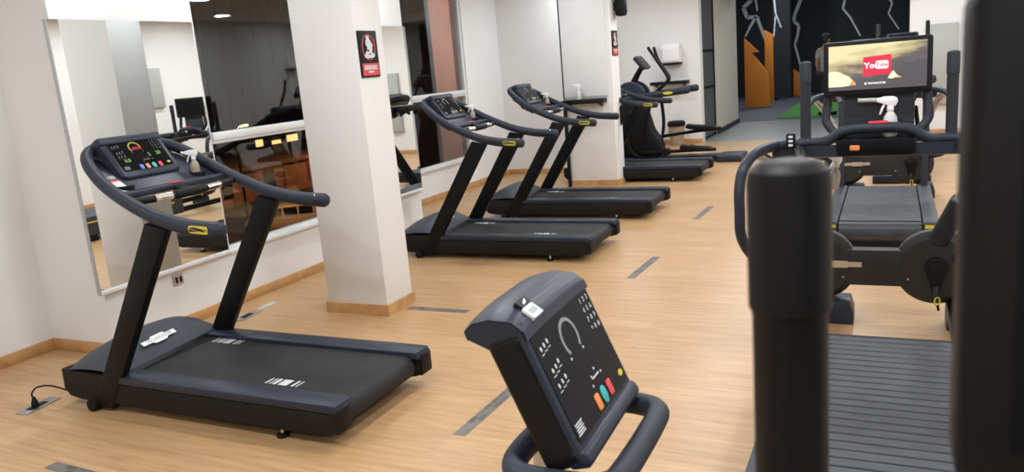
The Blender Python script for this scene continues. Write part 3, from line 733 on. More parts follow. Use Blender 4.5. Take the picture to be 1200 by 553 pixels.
    g = G(); g.prism(rrect(.046, .026, .006, 3, -.095, 1.066), uz, -.106, -.097, .003); g.build('key', 'orange_b', kp, label='orange key')
    g = G(); g.box((.01, -.062, 1.187), (.088, .045, .012), .003); g.build('stop_label', 'red', t)
    # grip poles
    for s in (-1, 1):
        g = G(); g.lathe([(.0265, 0), (.0265, .312), (.0275, .316), (.029, .318), (.029, .410), (.0275, .418), (.022, .423), (.012, .425), (0, .4255)], 28, Matrix.Translation((s*.336, 0, 1.085))); gp = g.build('grip_pole', 'greypole', t)
        g = G(); g.tube([(s*.225, .035, 1.33), (s*.235, .03, 1.25), (s*.235, .02, 1.19), (s*.19, .0, 1.13), (s*.14, -.02, 1.10)], [.020, .022, .022, .02, .02], n=12); g.build('screen_bracket', 'greypole', t)
    g = G(); g.prism([(-.155, 1.10), (.175, 1.10), (.175, 1.335), (-.155, 1.335)], uz, .05, .08, .008); pn = g.build('lower_panel', 'hood', t)
    g = G()
    for (a, b, w) in ((-.11, 1.155, .012), (-.10, 1.150, .008)): g.prism(ellipse(w, .004, 10, a, b), uz, .048, .0505)
    g.build('panel_print', 'print', pn)
    # clip-on remote on the left of the bar
    g = G(); g.prism(rrect(.045, .072, .006, 3, -.40, 1.115), uz, -.115, -.085, .003); rm = g.build('remote_pod', 'black', t)
    g = G()
    for k in range(3): g.prism(rrect(.022, .012, .003, 2, -.40, 1.092+.022*k), uz, -.117, -.114)
    g.build('remote_keys', 'print', rm)
    # screen
    W, H, cz = .495, .272, 1.4575
    g = G(); g.prism(rrect(W, H, .014, 4, 0, cz), uz, -.012, .045, .006, allbev=True); g.prism(rrect(.30, .18, .03, 4, 0, cz), uz, .045, .075, .008); mo = g.build('screen', 'black', t)
    w, h = .446, .222
    def pane(m):
        g = G(); g.prism([(-w/2, -h/2), (w/2, -h/2), (w/2, h/2), (-w/2, h/2)], uz, -.0015, .0)
        o = g.build('screen_pane', m, mo); o.location = (0, -.012, cz+.004); return o
    if not picture: pane('glossblack'); return t
    sp = pane('screen')
    fr = lambda a, b, hh: V(a, -.0016-hh, b)
    fmx = lambda a, b, q: fmat((a, -.0016-q, b), V(1, 0, 0), V(0, 0, 1), V(0, -1, 0))
    g = G(); g.prism([(-.223, -.111+.02), (-.223, -.018), (-.20, -.012), (-.17, -.020), (-.15, -.032), (-.128, -.042), (-.112, -.06), (-.10, -.075), (-.12, -.088), (-.16, -.092)], fr, 0, .0004); g.build('bright_shape', 'scr_yellow', sp)
    g = G(); g.prism([(.050, -.062), (.066, -.034), (.076, -.026), (.088, -.044), (.104, -.062), (.085, -.060), (.07, -.066)], fr, 0, .0004); g.build('bright_shape', 'scr_yellow', sp)
    g = G(); g.prism([(-.112, -.060), (-.098, -.072), (-.094, -.088), (-.125, -.086)], fr, 0, .0006); g.build('orange_shape', 'scr_orange', sp)
    g = G(); g.prism([(.088, -.044), (.115, -.062), (.10, -.064)], fr, 0, .0006); g.build('orange_shape', 'scr_orange', sp)
    g = G(); g.prism([(-.062, -.048), (.066, -.040), (.066, .054), (-.062, .047)], fr, 0, .0008); g.build('red_logo_square', 'scr_red', sp)
    g = G(); g.text('You', .040, fmx(-.024, .004, .001), bold=.0012); g.prism(rrect(.058, .040, .010, 4, .024, .006), fr, .0006, .0012); g.build('logo_lettering', 'scr_white', sp)
    g = G(); g.text('Tube', .026, fmx(.024, .006, .0014), bold=.0006); g.build('logo_lettering', 'scr_red', sp)
    g = G(); g.text('TECHNOGYM', .013, fmx(-.0, -.083, .001), bold=.0004); g.prism(ellipse(.005, .006, 12, -.05, -.083), fr, .0004, .001); g.build('caption_lettering', 'scr_white', sp)
    return t
B = make_runner('slat-belt treadmill with the lit red video screen, beyond the near grip pole', True)
C = make_runner('slat-belt treadmill farthest back, its rear end showing under the lit-screen one', False)
C.location = (8.42, .11, 0)
A = copy_tree(C, None, ('screen_bracket',)); A.location = (.575, -.272, 0); tag(A, 'nearest slat-belt treadmill, its dark grip pole and black screen looming at right', 'treadmill', A['group'])
for o in A.children:
    if o.name.startswith('screen') and not o.name.startswith('screen_b'): o.location = (.010, -.115, .030)
    if o.name.startswith('grip_pole'): o.location.z += .012; o.data = o.data.copy(); o.data.materials[0] = M['black']  # near poles darker than their twins: shade put into the colour
spray_bottle('spray_bottle', 'large white trigger sprayer standing behind the handlebar under the lit screen', (4.393, .0, 1.109), .05, 1.0, big=True)
spray_bottle('spray_bottle', 'cloudy spray bottle with a white head hanging left of the far grey deck', (4.62, .285, .80), PI*.3, .95, 'amber', tilt=.25)

# ------------------------------------------------------------------ near upright bike with the grey console
NX = 1.256
def make_bike():
    t = thing('exercise_bike', 'exercise bike in the foreground with a dark tilted console and looped handlebar', 'exercise bike', (NX, .504, 0))
    T = math.radians(67); yaw = .031
    c = V(0, 0, 1.078); Rz = Matrix.Rotation(yaw, 3, 'Z')
    ex = Rz @ V(1, 0, 0); eb = Rz @ V(0, math.cos(T), math.sin(T)); en = Rz @ V(0, -math.sin(T), math.cos(T)); fr = frame3(c, ex, eb, en)
    W, H = .29, .212
    # shell: curved visor top, flat face, flared lower lip
    g = G(); g.prism(rrect(W+.026, H+.05, .018, 5, 0, -.008), fr, -.075, .0, .010, allbev=True); co = g.build('console', 'black', t, ang=50)
    g = G()
    top = [(.004, .094), (.004, .118), (-.010, .140), (-.045, .158), (-.078, .163), (-.100, .156), (-.102, .140), (-.07, .124)]
    nseg = 18
    def arch(a, b):
        u = (a-.5)*(W+.026); k = b*(len(top)-1); j = min(int(k), len(top)-2); f = k-j
        n = top[j][0]+(top[j+1][0]-top[j][0])*f; bb = top[j][1]+(top[j+1][1]-top[j][1])*f
        e = abs(2*a-1)**4
        return fr(u, bb-.011*e*(1 if b > .1 else .3), n)
    g.grid(arch, nseg, 21)
    for sgn in (-1, 1):
        g.prism([(n, b) for n, b in [(.002, .10), (-.01, .128), (-.045, .146), (-.078, .151), (-.100, .145), (-.100, .130), (-.07, .10)]], lambda a, b, h: fr(h, b-.001, a), sgn*(W+.026)/2, sgn*((W+.026)/2-.006))
    g.build('visor', 'navy', co, ang=50)
    g = G()
    g.prism([(.002, -.112), (.010, -.122), (.013, -.138), (.003, -.147), (-.03, -.142), (-.04, -.115)], lambda a, b, h: fr(h, b, a), -(W+.022)/2, (W+.022)/2, .006, allbev=True)
    g.build('lower_lip', 'navy', co, ang=40)
    g = G(); o_ = rrect(W+.026, H+.05, .018, 5, 0, -.008)
    g.prism(o_, fr, -.022, .0006, .006, allbev=True); g.build('bezel', 'navy', co)
    g = G(); g.prism(rrect(W, H, .008, 3), fr, -.0005, .0022); g.build('display_glass', 'glossblack', co)
    console_prints(co, W, H, lambda a, b, h: fr(a, b, h+.0022), lambda a, b: fmat(fr(a, b, .0032), ex, eb, en), False)
    # stickers on the visor
    fs = frame3(fr(-.092, .129, -.0030), ex, (eb*.84-en*.54).normalized(), (eb*.54+en*.84).normalized())
    g = G(); g.prism(rrect(.040, .026, .002, 2, 0, -.006), fs, -.004, .0035); st = g.build('sticker', 'white', co, label='white sticker')
    g = G()
    for i in range(5): g.prism([(-.014+.006*i, -.012), (-.011+.006*i, -.012), (-.009+.006*i, .000), (-.012+.006*i, .000)], fs, .0034, .0042)
    g.build('sticker_print', 'print_dim', st)
    g = G(); g.prism(rrect(.040, .018, .002, 2, .004, .016), fs, -.006, .0028); s2 = g.build('sticker', 'black', co)
    g = G(); g.prism([(-.004, .011), (.010, .014), (.016, .021), (.002, .017)], fs, .0027, .0036); g.build('sticker_print', 'white', s2)
    # looped handlebar
    z = .918
    lp = [(-.05, .06, .955), (-.10, .085, .93), (-.135, .085, .918), (-.165, .05, z), (-.165, -.05, z), (-.150, -.092, z), (-.10, -.105, z), (.10, -.105, z), (.150, -.092, z), (.166, -.055, z), (.166, -.02, z), (.145, .01, .922), (.10, .03, .935), (.05, .06, .955)]
    g = G(); g.tube(lp, .0225, n=16, res=6); g.build('handlebar', 'navy_soft', t, ang=60)
    g = G(); g.tube([(0, .045, 1.06), (0, .065, .96), (0, .10, .75), (0, .19, .42), (0, .25, .16)], [.034, .030, .030, .036, .045], n=16); g.build('column', 'steel', t)
    g = G(); g.prism([(.46, .10), (.50, .22), (.44, .44), (.30, .56), (.12, .55), (-.10, .42), (-.28, .30), (-.34, .16), (-.30, .10)], lambda a, b, h: V(h, a, b), -.075, .075, .03, allbev=True); g.build('drive_housing', 'navy', t)
    for y in (.42, -.95):
        g = G(); g.tube([(-.24, y, .035), (.24, y, .035)], .034, n=16, smooth=False); g.build('stabilizer', 'post', t)
    g = G(); g.bb(-.04, .04, -.95, .42, .05, .12, .015); g.build('base_beam', 'post', t)
    g = G(); g.tube([(0, -.52, .10), (0, -.66, .50), (0, -.74, .84)], [.05, .036, .026], n=16); g.build('seat_post', 'steel', t)
    g = G(); g.prism([(-.02, -.86), (.02, -.86), (.10, -.84), (.11, -.76), (.04, -.66), (.022, -.60), (-.022, -.60), (-.04, -.66), (-.11, -.76), (-.10, -.84)], lambda a, b, h: V(a, b, h), .835, .895, .02, allbev=True); g.build('saddle', 'black', t)
    for s in (-1, 1):
        g = G(); g.tube([(s*.085, -.02, .30), (s*.10, -.02+s*.15, .30+s*.08)], .014, n=10, smooth=False); cr = g.build('crank', 'steel', t)
        g = G(); g.box((s*.15, -.02+s*.15, .30+s*.08), (.10, .09, .025), .008); g.build('pedal', 'black', cr)
    return t
make_bike()

# ------------------------------------------------------------------ elliptical trainers (face +Y locally)
def make_elliptical(label, loc, rz):
    t = thing('elliptical_trainer', label, 'elliptical trainer', loc, rz, 'elliptical trainers')
    yz = lambda a, b, h: V(h, a, b)
    g = G(); g.prism([(-.29, -1.0), (.29, -1.0), (.29, -.66), (.13, -.60), (.12, .55), (.26, .70), (.26, .95), (-.26, .95), (-.26, .70), (-.12, .55), (-.13, -.60), (-.29, -.66)], lambda a, b, h: V(a, b, h), .0, .095, .018); g.build('base_frame', 'navy', t)
    g = G(); g.prism([(.28, .09), (.98, .09), (1.0, .22), (.94, .52), (.90, .86), (.86, 1.10), (.74, 1.20), (.56, 1.20), (.46, 1.10), (.44, .82), (.36, .52), (.22, .30), (.20, .16)], yz, -.15, .15, .045, allbev=True); g.build('housing', 'black', t)
    g = G()
    for s in (-1, 1): g.lathe([(.0, .02), (.20, .02), (.235, .008), (.24, 0), (.24, -.05)], 36, Matrix.Translation((s*.16, .66, 1.02)) @ Matrix.Rotation(s*PI/2, 4, 'Y'))
    g.build('wheel_cover', 'navy', t)
    g = G(); g.tube([(0, .68, 1.15), (0, .58, 1.34), (0, .50, 1.46)], [.06, .045, .04], n=14); g.build('console_neck', 'post', t)
    T = math.radians(50); fr = frame3((0, .47, 1.545), (1, 0, 0), (0, math.cos(T), math.sin(T)), (0, -math.sin(T), math.cos(T)))
    g = G(); g.prism(rrect(.36, .24, .03, 4), fr, -.06, 0, .012, allbev=True); co = g.build('console', 'navy', t)
    g = G(); g.prism(rrect(.30, .18, .01, 3), fr, 0, .002); g.build('display_glass', 'glossblack', co)
    for s in (-1, 1):
        dy = s*.06
        g = G(); g.tube([(s*.27, .34+dy*.5, 1.74), (s*.27, .25+dy, 1.55), (s*.27, .13+dy, 1.36), (s*.27, .09+dy, 1.25), (s*.28, .18+dy, 1.16), (s*.29, .30+dy, 1.06), (s*.29, .30, .95), (s*.29, .33-dy, .60), (s*.28, .36-dy, .34)], [.024, .024, .024, .024, .026, .028, .028, .026, .026], n=12); g.build('swing_arm', 'post', t)
        z0, z1 = (.34, .46) if s > 0 else (.17, .19)
        g = G(); g.tube([(s*.24, .50, z0), (s*.22, -.1, z0+(z1-z0)*.6), (s*.21, -.62, z1)], .026, n=12); pl = g.build('pedal_lever', 'post', t)
        g = G(); g.prism([(.02, .03), (.0, .085), (-.08, .07), (-.42, .04), (-.46, .015), (-.44, -.01), (-.06, .0)], lambda a, b, h: V(h, a-.12, z1+b-.0), s*.21-.085, s*.21+.085, .012, allbev=True); g.build('foot_plate', 'black', pl)
        g = G(); g.tube([(s*.30, .80, .98), (s*.31, .40, 1.03), (s*.31, .05, 1.06), (s*.30, -.27, 1.085)], [.04, .046, .05, .052], n=14); sg = g.build('side_grip', 'navy_soft', t)
        g = G(); g.prism(ellipse(.075, .022, 20, .02, 1.062), yz, s*.352, s*.365); g.build('tag', 'yellow', sg, label='yellow oval badge')
        g = G(); g.cyl((s*.10, -.17 if s > 0 else .12, .17), (s*.26, -.17 if s > 0 else .12, .17), .055, 20, .01); g.build('roller', 'rubber', t)
        g = G(); g.tube([(s*.20, .30, .09), (s*.21, .62, .14), (s*.20, .74, .42), (s*.17, .78, .70)], .026, n=12); g.build('frame_tube', 'post', t)
    return t
make_elliptical('black elliptical trainer by the far white wall under the towel dispenser', (11.95, 2.95, 0), 0)
make_elliptical('elliptical trainer half hidden behind the lit screen, its grips rising over the top edge', (10.55, -.12, 0), -PI/2)
# ------------------------------------------------------------------ wall things
def poster(label, loc, w, h):
    # hangs on a face looking to -Y
    t = thing('poster', label, 'poster', loc)
    xz = lambda a, b, q: V(a, -q, b)
    g = G(); g.prism(rrect(w, h, .004, 2, 0, h/2), xz, 0, .012, .002); g.build('board', 'black', t)
    g = G(); o = [(.355*w*math.cos(a), h*.645+.275*h*math.sin(a)) for a in [2*PI*k/36 for k in range(36)]]
    i_ = [(.325*w*math.cos(a), h*.645+.258*h*math.sin(a)) for a in [2*PI*k/36 for k in range(36)]]
    for k in range(36): g.prism([o[k], o[(k+1) % 36], i_[(k+1) % 36], i_[k]], xz, .012, .0135)
    g.build('oval_ring', 'red_b', t)
    g = G()
    for (cx, cz, a, b) in ((-.02, .845, .085, .048), (-.0, .765, .14, .055), (.07, .69, .15, .07), (.05, .60, .14, .075), (-.02, .52, .16, .06), (.10, .47, .20, .06), (-.10, .46, .17, .055), (-.06, .71, .08, .06)):
        g.prism(ellipse(a*w, b*h, 20, cx*w, cz*h), xz, .012, .0142+.0001*len(g.bm.verts)/400)
    g.build('pale_figure', 'print', t)
    g = G(); g.prism(ellipse(.07*w, .02*h, 14, -.06*w, .575*h), xz, .0145, .016); g.prism(ellipse(.05*w, .025*h, 14, -.16*w, .66*h), xz, .0145, .016); g.prism(ellipse(.08*w, .012*h, 14, .02*w, .50*h), xz, .0145, .016); g.build('figure_shadow', 'black', t)
    g = G(); g.prism([(-w*.44, h*.035), (w*.44, h*.035), (w*.44, h*.30), (-w*.44, h*.30)], xz, .012, .0135); rp = g.build('red_panel', 'red', t)
    g = G()
    for zz, ww in ((.235, .33), (.185, .36), (.115, .14)):
        x = -ww*w
        while x < ww*w:
            q = random.uniform(.05, .12)*w; g.prism([(x, h*zz-.006), (min(x+q, ww*w), h*zz-.006), (min(x+q, ww*w), h*zz+.006), (x, h*zz+.006)], xz, .0135, .0145); x += q+.02*w
    g.build('caption_lines', 'print', rp)
    return t
poster('red and black poster with a pale figure in an oval, on the near white pillar', (4.405, 3.125, 1.628), .205, .30)
poster('small red and black poster on the far white pillar', (9.86, 3.19, 1.66), .22, .31)
# speaker on far pillar
t = thing('wall_speaker', 'small black rounded speaker high on the far white pillar', 'speaker', (9.93, 3.19, 2.27))
g = G(); g.box((0, -.09, 0), (.17, .12, .26), .035, seg=4); g.build('cabinet', 'black', t)
g = G(); g.box((0, -.151, 0), (.12, .008, .20), .004); g.build('grille', 'post', t)
g = G(); g.bb(-.03, .03, -.04, 0, -.05, .05, .006); g.build('bracket', 'post', t)
# mirror and shelf on the far pillar front
t = thing('wall_panel', 'glossy white panel with a dark left edge on the far white pillar, above a black shelf', 'panel', (9.70, 3.55, 1.17))
g = G(); g.bb(-.016, 0, -.30, .30, 0, 1.6, .002); g.build('panel_face', 'white', t)
g = G(); g.bb(-.022, 0, .30, .316, -.02, 1.6, .002); g.build('edge_strip', 'black', t)
def shelf(label, loc, L, d, rz=0, legs=False):
    t = thing('wall_shelf', label, 'shelf', loc, rz)
    g = G(); g.bb(-L/2, L/2, -d, 0, 0, .055, .006); g.build('board', 'black', t)
    for x in (-L*.38, L*.38):
        g = G(); g.prism([(-.01, 0), (-d*.8, 0), (-.01, -.05)], lambda a, b, h: V(h+x, a, b), -.012, .012); g.build('bracket', 'black', t)
    if legs:
        g = G(); g.bb(-L/2-.03, -L/2+.01, -.06, -.02, -1.09, 0, .004); g.build('leg', 'black', t)
    return t
shelf('black shelf on the front of the far white pillar', (9.70, 3.555, 1.09), .56, .20, -PI/2, True)
shelf('black shelf on the narrow mirror beside the near white pillar', (6.86, 4.48, 1.275), .34, .14)
shelf('black shelf on the far wall under the white towel dispenser', (14.40, 3.62, 1.09), .68, .22, -PI/2)
spray_bottle('spray_bottle', 'clear spray bottle standing on the shelf of the far white pillar', (9.60, 3.62, 1.146), .3, 1.0)
spray_bottle('spray_bottle', 'pale spray bottle standing on the shelf under the towel dispenser', (14.28, 3.66, 1.146), .3, 1.0)
t = thing('towel_dispenser', 'white paper towel dispenser on the far wall above the black shelf', 'dispenser', (14.403, 3.555, 1.46))
g = G(); g.prism([(0, 0), (-.20, 0), (-.235, .04), (-.235, .27), (-.21, .33), (-.17, .35), (0, .35)], lambda a, b, h: V(a, h, b), -.155, .155, .02, allbev=True); g.build('cover', 'white', t)
g = G(); g.bb(-.22, 0, -.158, .158, -.03, .01, .006); g.build('mouth', 'black', t)
t = thing('grey_wall_panel', 'narrow grey panel on the far wall, seen just right of the far white pillar', 'panel', (14.4, 4.76, 1.21))
g = G(); g.bb(-.03, 0, -.12, .12, 0, .70, .006); g.build('door', 'grey_panel', t)
g = G(); g.bb(-.035, -.028, -.09, -.08, .30, .36); g.build('latch', 'steel', t)
t = thing('waste_bin', 'round tan waste bin with a dark lid against the far wall', 'bin', (14.18, 3.50, 0))
g = G(); g.lathe([(.11, 0), (.12, .01), (.145, .34), (.148, .36)], 28); g.build('bucket', 'binmesh', t)
g = G(); g.lathe([(.156, .34), (.162, .35), (.160, .41), (.13, .435), (.05, .44)], 28); g.build('lid', 'black', t)
def cabinet(label, loc, w, h, rz):
    t = thing('electrical_cabinet', label, 'cabinet', loc, rz)
    g = G(); g.bb(-w/2, w/2, -.06, 0, 0, h, .006); g.build('box', 'grey_panel', t)
    g = G(); g.bb(-w/2+.015, w/2-.015, -.068, -.06, .015, h-.015, .003); dr = g.build('door', 'grey_panel', t)
    g = G(); g.cyl((w/2-.06, -.08, h*.55), (w/2-.06, -.068, h*.55), .014, 12); g.build('latch', 'steel', dr)
    return t
cabinet('tall grey cabinet on the far white wall, right of the lit screen', (14.399, -.72, .47), .44, 1.26, -PI/2)
cabinet('grey electrical cabinet on the right wall, seen in the left mirror', (9.95, -2.302, 1.46), .52, .68, PI)
t = shelf('low black shelf on the right wall, seen small in the left mirror', (10.2, -2.3, .84), .5, .2, PI)
t = thing('towel_dispenser', 'white towel dispenser on the right wall, seen reflected in the upper window', 'dispenser', (13.25, -2.304, 2.0))
g = G(); g.box((0, .08, .14), (.24, .16, .28), .03, seg=3); g.build('cover', 'white', t)
g = G(); g.box((0, .08, -.012), (.22, .14, .02), .004); g.build('mouth', 'black', t)
# ------------------------------------------------------------------ studio beyond the hall
def opanel(label, x, pts, d=.12):
    y0 = sum(p[0] for p in pts)/len(pts)
    t = thing('orange_panel', label, 'panel', (x, y0, 0))
    g = G(); g.prism([(a-y0, b) for a, b in pts], lambda a, b, h: V(h, a, b), 0, d, .006); g.build('board', 'orange', t)
    g = G(); g.prism([(-.28, 0), (.28, 0), (.28, .05), (-.28, .05)], lambda a, b, h: V(h, a*.8, b), d, d+.3, .004); g.build('foot', 'black', t)
    return t
opanel('tall orange lightning-shaped panel nearest the grey hall', 22.8, [(3.66, 0), (3.66, 1.88), (3.28, 1.49), (3.47, 1.48), (3.06, .95), (3.0, 0)])
opanel('narrow tall orange panel right behind the lightning-shaped one', 25.0, [(3.42, 0), (3.42, 2.10), (3.18, 1.95), (3.18, 0)])
opanel('short orange panel right of the black column', 27.0, [(2.82, 0), (2.82, .85), (2.55, .62), (2.55, 0)])
g = G(); g.bb(18.6, 26, -2.4, 2.30, 0, .02, .004); tu = g.build('turf_mat', 'turf'); tag(tu, 'green artificial turf mat on the studio floor', 'turf mat')
t = thing('storage_rack', 'dark storage rack with shelves at the left edge of the studio opening', 'rack', (20.6, 3.95, 0))
g = G()
for x in (-.2, .2):
    for y in (-.3, .3): g.bb(x-.025, x+.025, y-.025, y+.025, 0, 2.0)
g.build('rack_frame', 'post', t)
for z in (.25, .8, 1.35, 1.9):
    g = G(); g.bb(-.22, .22, -.32, .32, z, z+.03); g.build('shelf', 'navy', t)
n_ = 0
for z, kind in ((.28, 'a'), (.83, 'b'), (1.38, 'c')):
    for k in range(3):
        o = thing('dumbbell', 'dark dumbbell on the storage rack at the left edge of the studio', 'dumbbell', (20.6, 3.75+.2*k, z), 0, 'dumbbells on the studio rack')
        g = G(); g.cyl((-.14, 0, .06), (-.05, 0, .06), .06, 14, .01); g.cyl((.05, 0, .06), (.14, 0, .06), .06, 14, .01); g.build('head', 'greypole', o)
        g = G(); g.cyl((-.05, 0, .06), (.05, 0, .06), .017, 10); g.build('handle', 'steel', o)
# ------------------------------------------------------------------ person in the studio
def skin_mesh(name, verts, edges, rad, m, parent, sub=2, extra=None):
    me = bpy.data.meshes.new(name); me.from_pydata([tuple(v) for v in verts], edges, []); o = bpy.data.objects.new(name, me); COL.objects.link(o)
    md = o.modifiers.new('skin', 'SKIN')
    for i, r in enumerate(rad):
        sv = me.skin_vertices[0].data[i]; sv.radius = (r, r) if not isinstance(r, tuple) else r; sv.use_root = (i == 0)
    sd = o.modifiers.new('sub', 'SUBSURF'); sd.levels = sub; sd.render_levels = sub
    dg = bpy.context.evaluated_depsgraph_get(); dg.update()
    me2 = bpy.data.meshes.new_from_object(o.evaluated_get(dg)); me2.name = name
    bpy.data.objects.remove(o); bpy.data.meshes.remove(me)
    if extra:
        bm = bmesh.new(); bm.from_mesh(me2); t = extra(); tm_ = bpy.data.meshes.new('x'); t.bm.to_mesh(tm_); t.bm.free(); bm.from_mesh(tm_); bm.to_mesh(me2); bm.free()
    me2.materials.clear(); me2.materials.append(M[m])
    for p in me2.polygons: p.use_smooth = True
    o2 = bpy.data.objects.new(name, me2); COL.objects.link(o2); o2.parent = parent; return o2
def person(loc, rz):
    t = thing('person', 'dark-haired person in a light grey top standing on turf behind the lit screen', 'person', loc, rz)
    vs, es, rs = [], [], []
    def add(p, r, par=None):
        vs.append(V(*p)); rs.append(r)
        if par is not None: es.append((par, len(vs)-1))
        return len(vs)-1
    pel = add((0, 0, .95), (.15, .10)); wa = add((0, .01, 1.10), (.13, .09), pel); ch = add((0, .01, 1.30), (.155, .105), wa); sh = add((0, 0, 1.42), (.10, .07), ch)
    nk = add((0, .01, 1.50), .052, sh); hd = add((0, .02, 1.58), (.068, .082), nk); h2 = add((0, .02, 1.67), (.078, .095), hd); h3 = add((0, .015, 1.735), (.05, .06), h2)
    for s in (-1, 1):
        s1 = add((s*.17, 0, 1.41), .058, sh); el = add((s*.225, -.02, 1.14), .042, s1); wr = add((s*.235, .06, .90), .027, el); pa = add((s*.235, .08, .84), (.022, .036), wr); kn = add((s*.235, .09, .80), (.018, .036), pa)
        for k, (dy, L) in enumerate(((-.027, .06), (-.009, .072), (.009, .076), (.026, .066))):
            f1 = add((s*.234, .092+dy, .775), .0095, kn); f2 = add((s*.226, .098+dy, .775-L*.6), .0085, f1); add((s*.214, .098+dy, .775-L), .007, f2)
        th = add((s*.225, .118, .835), .011, pa); add((s*.215, .135, .795), .009, th)
        hp = add((s*.09, 0, .90), .088, pel); kn_ = add((s*.10, .01, .50), .057, hp); an = add((s*.105, -.02, .10), .036, kn_); add((s*.11, .11, .045), (.040, .03), an)
    def face():
        g = G(); g.sphere((0, .118, 1.615), .016, (.8, 1.1, 1.3), 10, 8)
        for s in (-1, 1): g.sphere((s*.080, .015, 1.62), .026, (.35, .8, 1.2), 10, 8)
        g.sphere((0, .100, 1.578), .018, (1.3, .45, .35), 10, 6)
        return g
    skin_mesh('body', vs, es, rs, 'skin', t, extra=face)
    g = G()
    for s in (-1, 1): g.sphere((s*.032, .108, 1.645), .011, (1.2, .6, .8), 10, 6)
    g.build('eyes', 'black', t)
    g = G(); g.sphere((0, -.006, 1.69), .098, (.90, 1.05, .85)); g.sphere((0, -.035, 1.63), .085, (.9, .8, 1.0)); g.build('hair', 'hair', t)
    sv = [(0, 0, .93), (0, .01, 1.10), (0, .01, 1.30), (0, 0, 1.425), (0, .005, 1.47), (-.175, 0, 1.41), (-.215, -.015, 1.22), (.175, 0, 1.41), (.215, -.015, 1.22)]
    skin_mesh('shirt', sv, [(0, 1), (1, 2), (2, 3), (3, 4), (3, 5), (5, 6), (3, 7), (7, 8)], [(.165, .115), (.15, .105), (.17, .118), (.115, .082), .06, .070, .062, .070, .062], 'greyshirt', t)
    tv = [(0, 0, .97), (-.09, 0, .89), (-.10, .01, .50), (-.105, -.015, .12), (.09, 0, .89), (.10, .01, .50), (.105, -.015, .12)]
    skin_mesh('trousers', tv, [(0, 1), (1, 2), (2, 3), (0, 4), (4, 5), (5, 6)], [(.158, .11), .098, .070, .056, .098, .070, .056], 'darkcloth', t)
    for s in (-1, 1):
        g = G(); g.box((s*.11, .055, .04), (.095, .27, .08), .03, seg=3); g.build('shoe', 'black', t)
    return t
person((18.75, 1.29, .02), -2.2)
# ------------------------------------------------------------------ night street outside
GZ = -7.0
g = G(); g.bb(-20, 140, 8, 140, GZ-.3, GZ); o = S(g, 'ground_street', 'asphalt')
def building(label, m, x0, x1, y0, y1, z1, wins, lit, step=3.0):
    t = thing('building', label, 'building', ((x0+x1)/2, y0, GZ))
    w = (x1-x0)/2; h = z1-GZ
    g = G(); g.bb(-w, w, 0, y1-y0, 0, h); g.build('walls', m, t)
    g = G(); g.bb(-w-.3, w+.3, -.4, y1-y0+.3, h, h+.35, .05); g.build('roof_edge', 'brick2', t)
    for (x, z, ww, hh) in wins:
        g = G(); g.bb(x-ww/2, x+ww/2, -.06, .05, z, z+hh); o = g.build('window', 'carglass', t)
    for (x, z, ww, hh) in lit:
        g = G(); g.bb(x-ww/2, x+ww/2, -.08, .05, z, z+hh); o = g.build('lit_window', 'warmwin', t)
    g = G()
    for x in [(-w+i*step) for i in range(1, int(2*w/step))]: g.bb(x-.18, x+.18, -.18, .0, 0, h)
    g.build('pilasters', m, t)
    return t
building('low terracotta house across the street, seen through the lower left window', 'brick', 36, 78, 46, 60, -4.5,
         [(x, .7, 1.3, 1.5) for x in (-16, -12.5, -8, 0, 6)], [])
building('dark tall block with warm lit windows, standing behind the low terracotta house outside', 'asphalt', 30, 90, 75, 85, 14, [(x, z, 1.5, 1.6) for x in (-24, -17, -9, -2, 6) for z in (6, 10, 14)], [(18.9, .05, 1.5, 2.3), (22.2, .05, 1.8, 1.9), (25.4, .05, 2.3, 2.3)])
building('reddish building with tall flat piers close outside the far window', 'brick', 16.1, 26, 9.6, 10.2, 8, [], [], 1.15)
t = thing('street_lamp', 'tall street lamp outside, lighting the terracotta house', 'street lamp', (40, 40, GZ))
g = G(); g.tube([(0, 0, 0), (0, 0, 5.6), (.0, .0, 6.0), (.7, .3, 6.35), (1.4, .6, 6.4)], [.09, .07, .06, .05, .05], n=10); g.build('pole', 'post', t)
g = G(); g.box((1.6, .7, 6.35), (.7, .3, .12), .04); g.build('lamp_head', 'streetglow', t)
def plight(x, y, z, e, col, r=.3):
    ld = bpy.data.lights.new('street_bulb', 'POINT'); ld.energy = e; ld.color = col; ld.shadow_soft_size = r
    lo = bpy.data.objects.new('street_bulb', ld); COL.objects.link(lo); lo.location = (x, y, z)
plight(41.6, 40.7, -1.0, 850, (1, .55, .25)); plight(33, 30, -1.5, 800, (1, .58, .28)); plight(17.2, 7.4, 2.6, 260, (1, .82, .72)); plight(55, 42, -2, 700, (1, .5, .2))
t = thing('car', 'pale off-road car parked in the street, seen at the foot of the lower left window', 'car', (36.0, 33.2, GZ), -.9)
xz = lambda a, b, h: V(a, h, b)
g = G(); g.prism([(-2.1, .45), (-2.15, .95), (-2.05, 1.15), (-1.0, 1.2), (-.45, 1.80), (1.95, 1.82), (2.1, 1.15), (2.15, .5)], xz, -.88, .88, .12, allbev=True); g.build('car_body', 'carpaint', t)
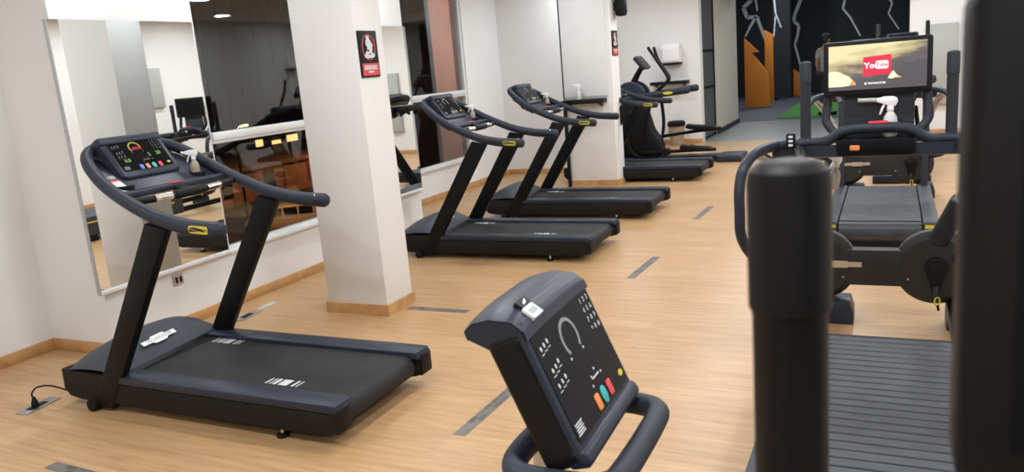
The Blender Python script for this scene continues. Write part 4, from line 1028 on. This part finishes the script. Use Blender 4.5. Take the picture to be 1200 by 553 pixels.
for s in (-1, 1):
    for a, b in ((-.75, .05), (.15, .95), (1.05, 1.85)):
        g = G(); g.prism([(a if a > -.7 else a+.02, 1.22), (b, 1.22), (b, 1.70), (a+.0 if a > -.7 else a+.38, 1.70)], xz, s*.86, s*.90); g.build('side_window', 'carglass', t)
    for x in (-1.35, 1.35):
        g = G(); g.cyl((x, s*.72, .38), (x, s*.92, .38), .38, 24, .05); w = g.build('wheel', 'rubber', t)
        g = G(); g.cyl((x, s*.9, .38), (x, s*.93, .38), .2, 16); g.build('hub_cap', 'steel', w)
g = G(); g.prism([(-.98, 1.22), (-.92, 1.24), (-.46, 1.74), (-.52, 1.72)], xz, -.75, .75); g.build('windscreen', 'carglass', t)
# ------------------------------------------------------------------ world, camera, colour
w = bpy.data.worlds.new('night'); SC.world = w; w.use_nodes = True
w.node_tree.nodes['Background'].inputs['Color'].default_value = (.012, .014, .022, 1); w.node_tree.nodes['Background'].inputs['Strength'].default_value = .25
cd = bpy.data.cameras.new('camera'); cam = bpy.data.objects.new('camera', cd); COL.objects.link(cam); SC.camera = cam
F = 916.25
dW = V(1044.853-600, 42.481-276.5, F).normalized(); dP = V(-1303.139-600, 246.151-276.5, F); dP = (dP-dW*dP.dot(dW)).normalized(); dU = dW.cross(dP)
if dU.y > 0: dU = -dU
R = Matrix((dW, dP, dU))            # camera frame (x right, y down, z forward) to room frame
m = Matrix((R @ V(1, 0, 0), R @ V(0, -1, 0), R @ V(0, 0, -1))).transposed().to_4x4()
cam.matrix_world = Matrix.Translation((0, 0, 1.6)) @ m
cd.sensor_fit = 'HORIZONTAL'; cd.sensor_width = 36; cd.lens = F/1200*36; cd.clip_start = .02; cd.clip_end = 400
cd.dof.use_dof = True; cd.dof.focus_distance = 3.2; cd.dof.aperture_fstop = 6.3
vs = SC.view_settings; vs.view_transform = 'Standard'; vs.look = 'None'; vs.gamma = 1; vs.use_curve_mapping = False; vs.exposure = 0
SC.cycles.max_bounces = 10; SC.cycles.glossy_bounces = 5; SC.cycles.transparent_max_bounces = 12; SC.cycles.sample_clamp_indirect = 6
SC.cycles.caustics_reflective = False
